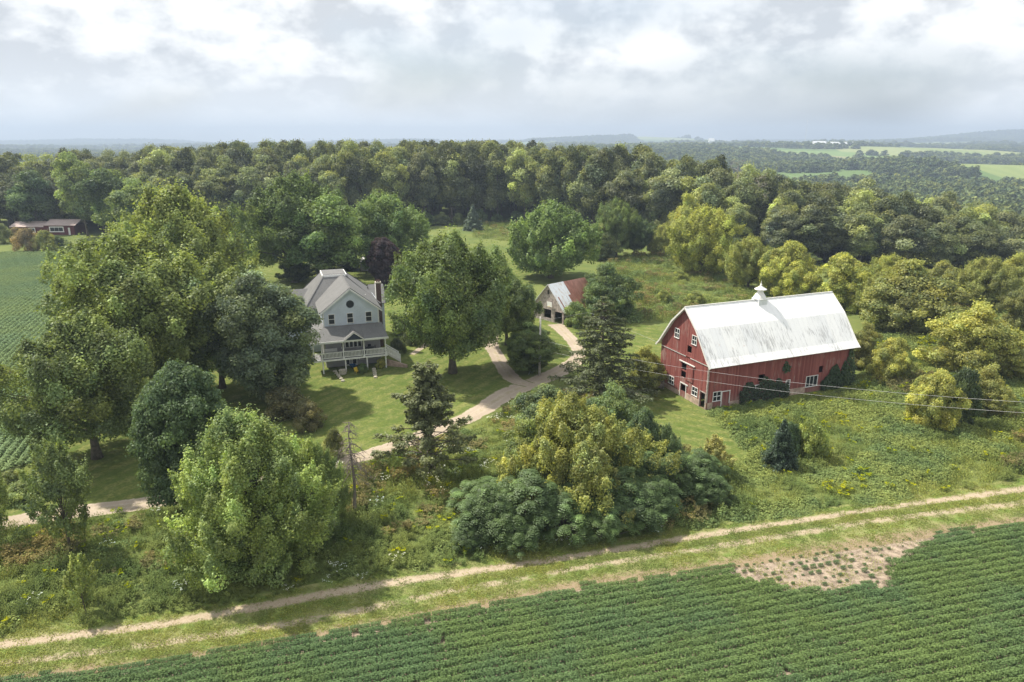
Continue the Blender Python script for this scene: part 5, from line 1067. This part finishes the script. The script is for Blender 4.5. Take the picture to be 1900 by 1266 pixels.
for i, (row, x, y, u) in enumerate(keep):
    p, R, H, c, q = wood_tree(x, y, u, i); H *= (.72, .84, .92)[row] if row < 3 and (u < 640 or u > 1130) else (.9 if row == 0 else 1.)
    kd = 'dark green' if q < .5 else 'grey green' if q < .74 else 'pale green' if q < .9 else 'yellowish green'
    e = tree('woodland_tree', 'oak_%d' % random.randrange(5), p, R, H, c, '-', 'tree', 'trees of the woods '+zone(u))
    WT.setdefault((kd, row if row < 3 else 3, zone(u)), []).append((u, e))
def ordinal_labels(d, fmt):
    for key, l in d.items():
        l.sort(key=lambda t: t[0])
        for k, (_, e) in enumerate(l): e['label'] = fmt(key, '' if len(l) == 1 else ('%s from left, ' % ORD[k]))
ordinal_labels(WT, lambda k, o: '%s tree, %s%s %s' % (k[0], o, ('front row of woods', 'second row of woods', 'third row of woods', 'deep in woods')[k[1]], k[2]))
for a in [(1356, 462, 296, 'pale bare limbed tree sticking out of the woods beyond the meadow', 24), (1395, 470, 325, 'leaning half dead tree beside the pale bare one', 20), (1640, 490, 400, 'grey bare limbed tree low in the right woods', 18), (1700, 486, 410, 'bare branched tree behind the broad olive box elder', 18), (1790, 492, 385, 'pale dead tree at the right in the woods', 18), (1560, 470, 395, 'thin dead tree among the dark oaks on the right', 15)]:
    p = atg(a[0], a[1]); bare_tree('dead_tree', int(a[0]), p, top_h(p, a[2]), M['palebark'], a[3], .34, .05, a[4], low=.4, r0=.26)

# ------------------------------------------------------------------ far woods and hedgerows (stuff)
def far_src(seed, leaf):
    me, C = crown_mesh('far_crown', seed, 6, 13, .0, 'dome', 42, 2.0, 16, leaf, lob=.35, tint=.2); me.materials.clear(); me.materials.append(M['farleaf']); o = bpy.data.objects.new('source_crown', me); LIB.objects.link(o); return o
M['farleaf'] = weedmat('far_leaf', (.14, .18, .08), .2, ((1.35, 1.25, 1.05), (.62, .70, .80)), .035)
src = [far_src(60+i, 1.5) for i in range(4)]
rs = np.random.RandomState(5); PX = []; SC = []
for (_, x, y, u) in rest: PX.append((x, y)); SC.append((1.15, 1.5))
def far_pts(y0, y1, sp, s, thr, sc_):
    n = int((y1-y0)*(y1+y0)*.86/(sp*sp)*1.0); y = np.sqrt(rs.uniform(y0**2, y1**2, n)); x = y*rs.uniform(-.86, .86, n)
    m = (fbm(x/s, y/(s*.55), 21, 3) > thr) | ((y > 4200) & (terrain_h(x, y) > 26))
    # open fields seen on the right hillside
    for (u, v, ru, rv) in FIELDS:
        p = atg(u, v); s_ = px_per_m(p); d = atg(u, v+rv); ry = abs(p[1]-d[1]); m &= ~((((x-p[0])/(ru/s_))**2+((y-p[1])/max(60, ry))**2) < 1)
    vis = np.ones(n, bool)
    for k in np.nonzero(m & vis)[0]: PX.append((x[k], y[k])); SC.append(sc_)
FIELDS = [(1460, 284, 95, 9), (1620, 282, 90, 7), (1660, 296, 70, 9), (1850, 316, 130, 9), (1190, 274, 80, 4), (1400, 268, 120, 3), (1780, 272, 70, 4), (1540, 272, 110, 4), (90, 286, 60, 8), (1250, 270, 60, 3)]
far_pts(420, 760, 8.5, 260, .18, (1.0, 1.15)); far_pts(760, 1500, 12, 300, .48, (1.15, 1.0)); far_pts(1500, 3200, 19, 420, .535, (1.7, 1.05)); far_pts(3200, 7600, 36, 900, .53, (3.0, 1.7))
PX = np.array(PX); SC = np.array(SC); PX[:, :2] += 0
sel = (PX[:, 1] > 150); PX = PX[sel]; SC = SC[sel]; rnd = rs.uniform(.75, 1.25, len(PX)); P3 = np.column_stack([PX, terrain_h(PX[:, 0], PX[:, 1])-1.])
stuff('distant_woods', src, P3, rs.rand(len(P3))*6.28, np.column_stack([SC[:, 0]*rnd, SC[:, 0]*rnd, SC[:, 1]*rnd]), 'blue green woods and hedgerows covering the far hills', 'woods')

# ------------------------------------------------------------------ crops and weeds (stuff)
M['soyleaf'] = weedmat('soy_leaf', (.13, .195, .082), .2, ((1.15, 1.1, .9), (.9, .95, 1.0)), .12)
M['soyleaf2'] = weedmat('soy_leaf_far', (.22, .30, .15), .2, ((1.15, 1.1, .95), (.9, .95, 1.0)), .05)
def rows(poly, ang, sp, seg, test=None, seed=0, z=.0):
    rs = np.random.RandomState(seed); poly = np.array(poly); c, s = math.cos(ang), math.sin(ang); a = poly[:, 0]*c+poly[:, 1]*s; b = -poly[:, 0]*s+poly[:, 1]*c
    A, B = np.meshgrid(np.arange(a.min(), a.max(), seg), np.arange(b.min(), b.max(), sp)); A = A.ravel()+rs.normal(0, .05, A.size); B = B.ravel(); B = B+rs.normal(0, .025, B.size)+.12*np.sin(A*.05+B*.02)
    x = A*c-B*s; y = A*s+B*c; m = inpoly(x, y, poly); x, y = x[m], y[m]
    k = test(x, y, rs) if test else np.ones(len(x), bool); x, y = x[k], y[k]; return np.column_stack([x, y, np.full(len(x), z)]), rs
patch = P2([(1340, 1062), (1440, 1022), (1560, 1003), (1700, 990), (1735, 1000), (1690, 1030), (1650, 1050), (1650, 1092), (1560, 1105), (1460, 1090), (1390, 1086)])
cx, cyy = np.mean([p[0] for p in patch]), np.mean([p[1] for p in patch])
def near_test(x, y, rs):
    q = fbm(x/2.2, y/1.6, 4, 3)-.5; inside = inpoly(x+q*5, y+q*3, patch); e = np.interp(x, XS, yd)-y
    thin = (rs.rand(len(x)) < .12*(1-smooth(.2, 1.6, e+(fbm(x/3, y/3, 9, 2)-.5)*2.5))); keep_ = ~inside | (rs.rand(len(x)) < .7)
    small_gap = fbm(x/1.6, y/1.2, 33, 2) > .86; return keep_ & ~thin & ~small_gap
NF = [(x, y-.15) for x, y in zip(XS[::4], yd[::4])]+[(66, 27), (-44, 27)]
Pn, rs_ = rows(NF, R_(14.3), .74, .72, near_test, 1)
inp = inpoly(Pn[:, 0], Pn[:, 1], patch); sc3 = np.column_stack([np.ones(len(Pn)), rs_.uniform(.9, 1.1, len(Pn)), rs_.uniform(.88, 1.12, len(Pn))]); sc3[inp] *= rs_.uniform(.15, .5, (inp.sum(), 1)); sc3[:, :] *= (.62+.38*smooth(.1, 1.6, np.interp(Pn[:, 0], XS, yd)-Pn[:, 1]))[:, None]
stuff('soybean_rows', [plant_proto('soy', s, M['soyleaf']) for s in range(4)], Pn, R_(14.3)+rs_.choice([0, math.pi], len(Pn)), sc3, 'rows of dark green soybeans filling the foreground field', 'crop')
Pl, rs_ = rows(LF, R_(110.5), .92, 1.05, lambda x, y, r: (np.abs(x/y) < .95), 2)
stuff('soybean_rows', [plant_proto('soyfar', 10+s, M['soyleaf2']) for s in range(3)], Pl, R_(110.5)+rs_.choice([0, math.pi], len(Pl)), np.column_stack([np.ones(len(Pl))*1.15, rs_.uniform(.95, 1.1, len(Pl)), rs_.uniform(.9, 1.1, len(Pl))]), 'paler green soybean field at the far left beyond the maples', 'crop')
MA = P2([(-90, 1002), (0, 984), (150, 966), (270, 950), (450, 920), (600, 886), (707, 856), (790, 824), (890, 788), (960, 752), (1020, 730), (1115, 750), (1183, 752), (1196, 806), (1238, 839), (1300, 857), (1380, 866), (1394, 846), (1358, 803), (1318, 768), (1330, 762), (1575, 722), (1606, 690), (1600, 620), (1640, 590), (1700, 575), (1990, 570), (2500, 570), (2500, 800), (1990, 874), (1900, 889), (1600, 936), (1300, 977), (1000, 1027), (700, 1066), (300, 1140), (0, 1176), (-90, 1188)])
MB_ = [tuple(atg(u, v)[:2]) for u, v in [(1166, 598), (1245, 600), (1330, 560), (1545, 545), (1640, 600), (1660, 560), (1500, 520), (1350, 488), (1250, 478), (1130, 474), (1128, 520), (1150, 580)]]
MC = [tuple(atg(u, v)[:2]) for u, v in [(880, 445), (1000, 450), (1110, 460), (1110, 425), (1010, 416), (880, 412)]]
rs = np.random.RandomState(9)
def scat(poly, dens):
    poly = np.array(poly); a0, b0 = poly.min(0); a1, b1 = poly.max(0); n = int((a1-a0)*(b1-b0)*dens); x = rs.uniform(a0, a1, n); y = rs.uniform(b0, b1, n); m = inpoly(x, y, poly); return x[m], y[m]
xa, ya_ = scat(MA, 3.0); xb, yb_ = scat(MB_, .9); xc, yc_ = scat(MC, .35)
x = np.concatenate([xa, xb, xc]); y = np.concatenate([ya_, yb_, yc_]); zone_b = np.concatenate([np.zeros(len(xa)), np.ones(len(xb)), np.full(len(xc), 2)])
a = R_(21.9); s_ = (x-24.75)*math.cos(a)+(y-81.41)*math.sin(a); t_ = -(x-24.75)*math.sin(a)+(y-81.41)*math.cos(a); ok = ~((s_ > -.6) & (s_ < 24.6) & (t_ > -.7) & (t_ < 11.2)); x, y, zone_b = x[ok], y[ok], zone_b[ok]
U = 950+FPX*x/(y*math.cos(PITCH)+33*math.sin(PITCH)); right = U > 1240; n1 = fbm(x/7, y/5, 3, 3); n2 = fbm(x/3.5, y/3, 15, 3); n3 = fbm(x/14, y/9, 41, 2); r = rs.rand(len(x))
dtr = y-np.interp(x, XS, lane_line(E0, XS)); kind = np.full(len(x), 0)   # 0 grass 1 stalk 2 bramble 3 gold 4 dry 5 white
L_ = (~right) & (zone_b == 0)
kind[L_ & (n1 > .47) & (dtr < 11)] = 1; kind[L_ & (n2 > .62) & (dtr > 5) & (r > .4)] = 4; kind[L_ & (r < .04)] = 3; kind[L_ & (r > .94)] = 2
wclump = (fbm(x/2.5, y/1.5, 77, 2) > .66) & (r > .35) & (r < .6); kind[L_ & wclump & ((dtr < 2.8) | (dtr > 9))] = 5
R2 = right & (zone_b == 0); kind[R2 & (n1 > .46)] = 2; kind[R2 & (n2 > .60) & (dtr > 4)] = 2; kind[R2 & (n3 > .66) & (r > .5)] = 4; kind[R2 & (r < .03)] = 3; kind[R2 & (n2 < .36)] = 1; kind[R2 & (fbm(x/4, y/4, 55, 2) > .80) & (r > .6)] = 3
B2 = zone_b >= 1; kind[B2 & (n1 > .56) & (r > .78)] = 4; kind[B2 & (n2 > .68)] = 2; kind[B2 & (r < .1)] = 1
hs = (.65+.55*rs.rand(len(x)))*(.55+.45*smooth(0, 1.5, dtr))*(1+.9*(n3-.5)*2+.5*(n1-.5))*np.where(y > 105, 1.35, 1)
wd = (.9+.4*rs.rand(len(x)))*np.where(y > 105, 1.6, 1)
zz = terrain_h(x, y)
def wm(n, c, **k): return weedmat(n, c, **k)
SPEC = [(0, 'tall_grass', 'grass', wm('grass_blade', (.24, .31, .11)), 'tall yellow green meadow grass', 'grass', 4), (1, 'tall_weeds', 'stalk', wm('weed_leaf', (.18, .225, .09)), 'dense upright grey green weeds on the bank above the track', 'weeds', 4), (2, 'brambles', 'bramble', wm('bramble_leaf', (.21, .275, .105), var=((1.2, 1.15, .95), (.75, .85, .9))), 'low leafy brambles and creepers in the rough ground', 'brambles', 4), (3, 'goldenrod', 'gold', wm('goldenrod_leaf', (.17, .22, .06)), 'yellow flowering goldenrod scattered in the rough ground', 'flowers', 3), (4, 'dry_weeds', 'dryseed', wm('dry_weed', (.27, .25, .13)), 'brownish dry weeds in the meadow', 'weeds', 3), (5, 'white_wildflowers', 'white', wm('umbel_leaf', (.11, .14, .06)), 'white wildflowers along the bank', 'flowers', 3)]
for k, nm, pk, mt, lb, ct, nv in SPEC:
    m = kind == k
    if m.sum() == 0: continue
    sc_ = np.column_stack([wd[m], wd[m], hs[m]*(1.0 if k != 2 else 1.15)]); stuff(nm, [plant_proto(pk, 100+10*k+i, mt) for i in range(nv)], np.column_stack([x[m], y[m], zz[m]-.03]), rs.rand(m.sum())*6.28, sc_, lb, ct)
# short tufts on the track verges and bare patch
xt = rs.uniform(-44, 64, 6000); lane = rs.uniform(0, 5, 6000); ctl = [ya, yb, (yb+yc)/2, yc, yc+(yd-yc)*.55, yd]; ctlx = np.array([np.interp(xt, XS, c) for c in ctl]); k0 = lane.astype(int).clip(0, 4); f = lane-k0; yt = ctlx[k0, np.arange(len(xt))]*(1-f)+ctlx[k0+1, np.arange(len(xt))]*f
nn = fbm(xt/1.5, yt/1.0, 8, 2); ok = (np.abs(lane-1) > .40+.4*(nn-.5)) & ~((np.abs(lane-3) < .3) & (rs.rand(len(xt)) < .75)) & ~((lane > 4.2) & (rs.rand(len(xt)) < .6)); xt, yt = xt[ok], yt[ok]
xp, yp = scat(patch, 1.6); xt = np.concatenate([xt, xp]); yt = np.concatenate([yt, yp]); stuff('verge_grass', [plant_proto('short', 300+i, wm('verge_blade', (.21, .26, .085))) for i in range(3)], np.column_stack([xt, yt, np.full(len(xt), .01)]), rs.rand(len(xt))*6.28, rs.uniform(.4, 1.0, len(xt)), 'short grass along the track verges', 'grass')
# shrub fringe under the woods
SB = {}
for i, (u, v) in enumerate([(u, np.interp(u, [f_[0] for f_ in front], [f_[1] for f_ in front])+2) for u in np.arange(640, 1500, 26)]):
    p = atg(u+random.uniform(-8, 8), v); e = tree('understorey_shrub', random.choice(['box_a', 'box_b', 'shrub']), p, random.uniform(2.5, 4), random.uniform(3, 6), random.choice([(.07, .10, .035), (.09, .115, .04), (.05, .08, .03)]), '-', 'bush', 'shrubs along the edge of the woods'); SB.setdefault(zone(u), []).append((u, e))
ordinal_labels(SB, lambda k, o: 'low shrub, %sedging the woods %s' % (o, k))
# ------------------------------------------------------------------ haze
hb = MB(); hb.box(-9000, 9000, -250, 8600, -70, 190)
t = NT('haze'); t.t.nodes.remove(t.b); pv = t.n('ShaderNodeVolumePrincipled'); pv.inputs['Color'].default_value = (.57, .70, .90, 1); pv.inputs['Density'].default_value = 2.5e-4; pv.inputs['Density Attribute'].default_value = ''; pv.inputs['Anisotropy'].default_value = .1
t.l(pv.outputs[0], t.o.inputs['Volume']); ho = hb.build('haze', t.m); tag(ho, kind='stuff'); ho['label'] = 'pale blue summer haze over the far hills'; ho['category'] = 'haze'
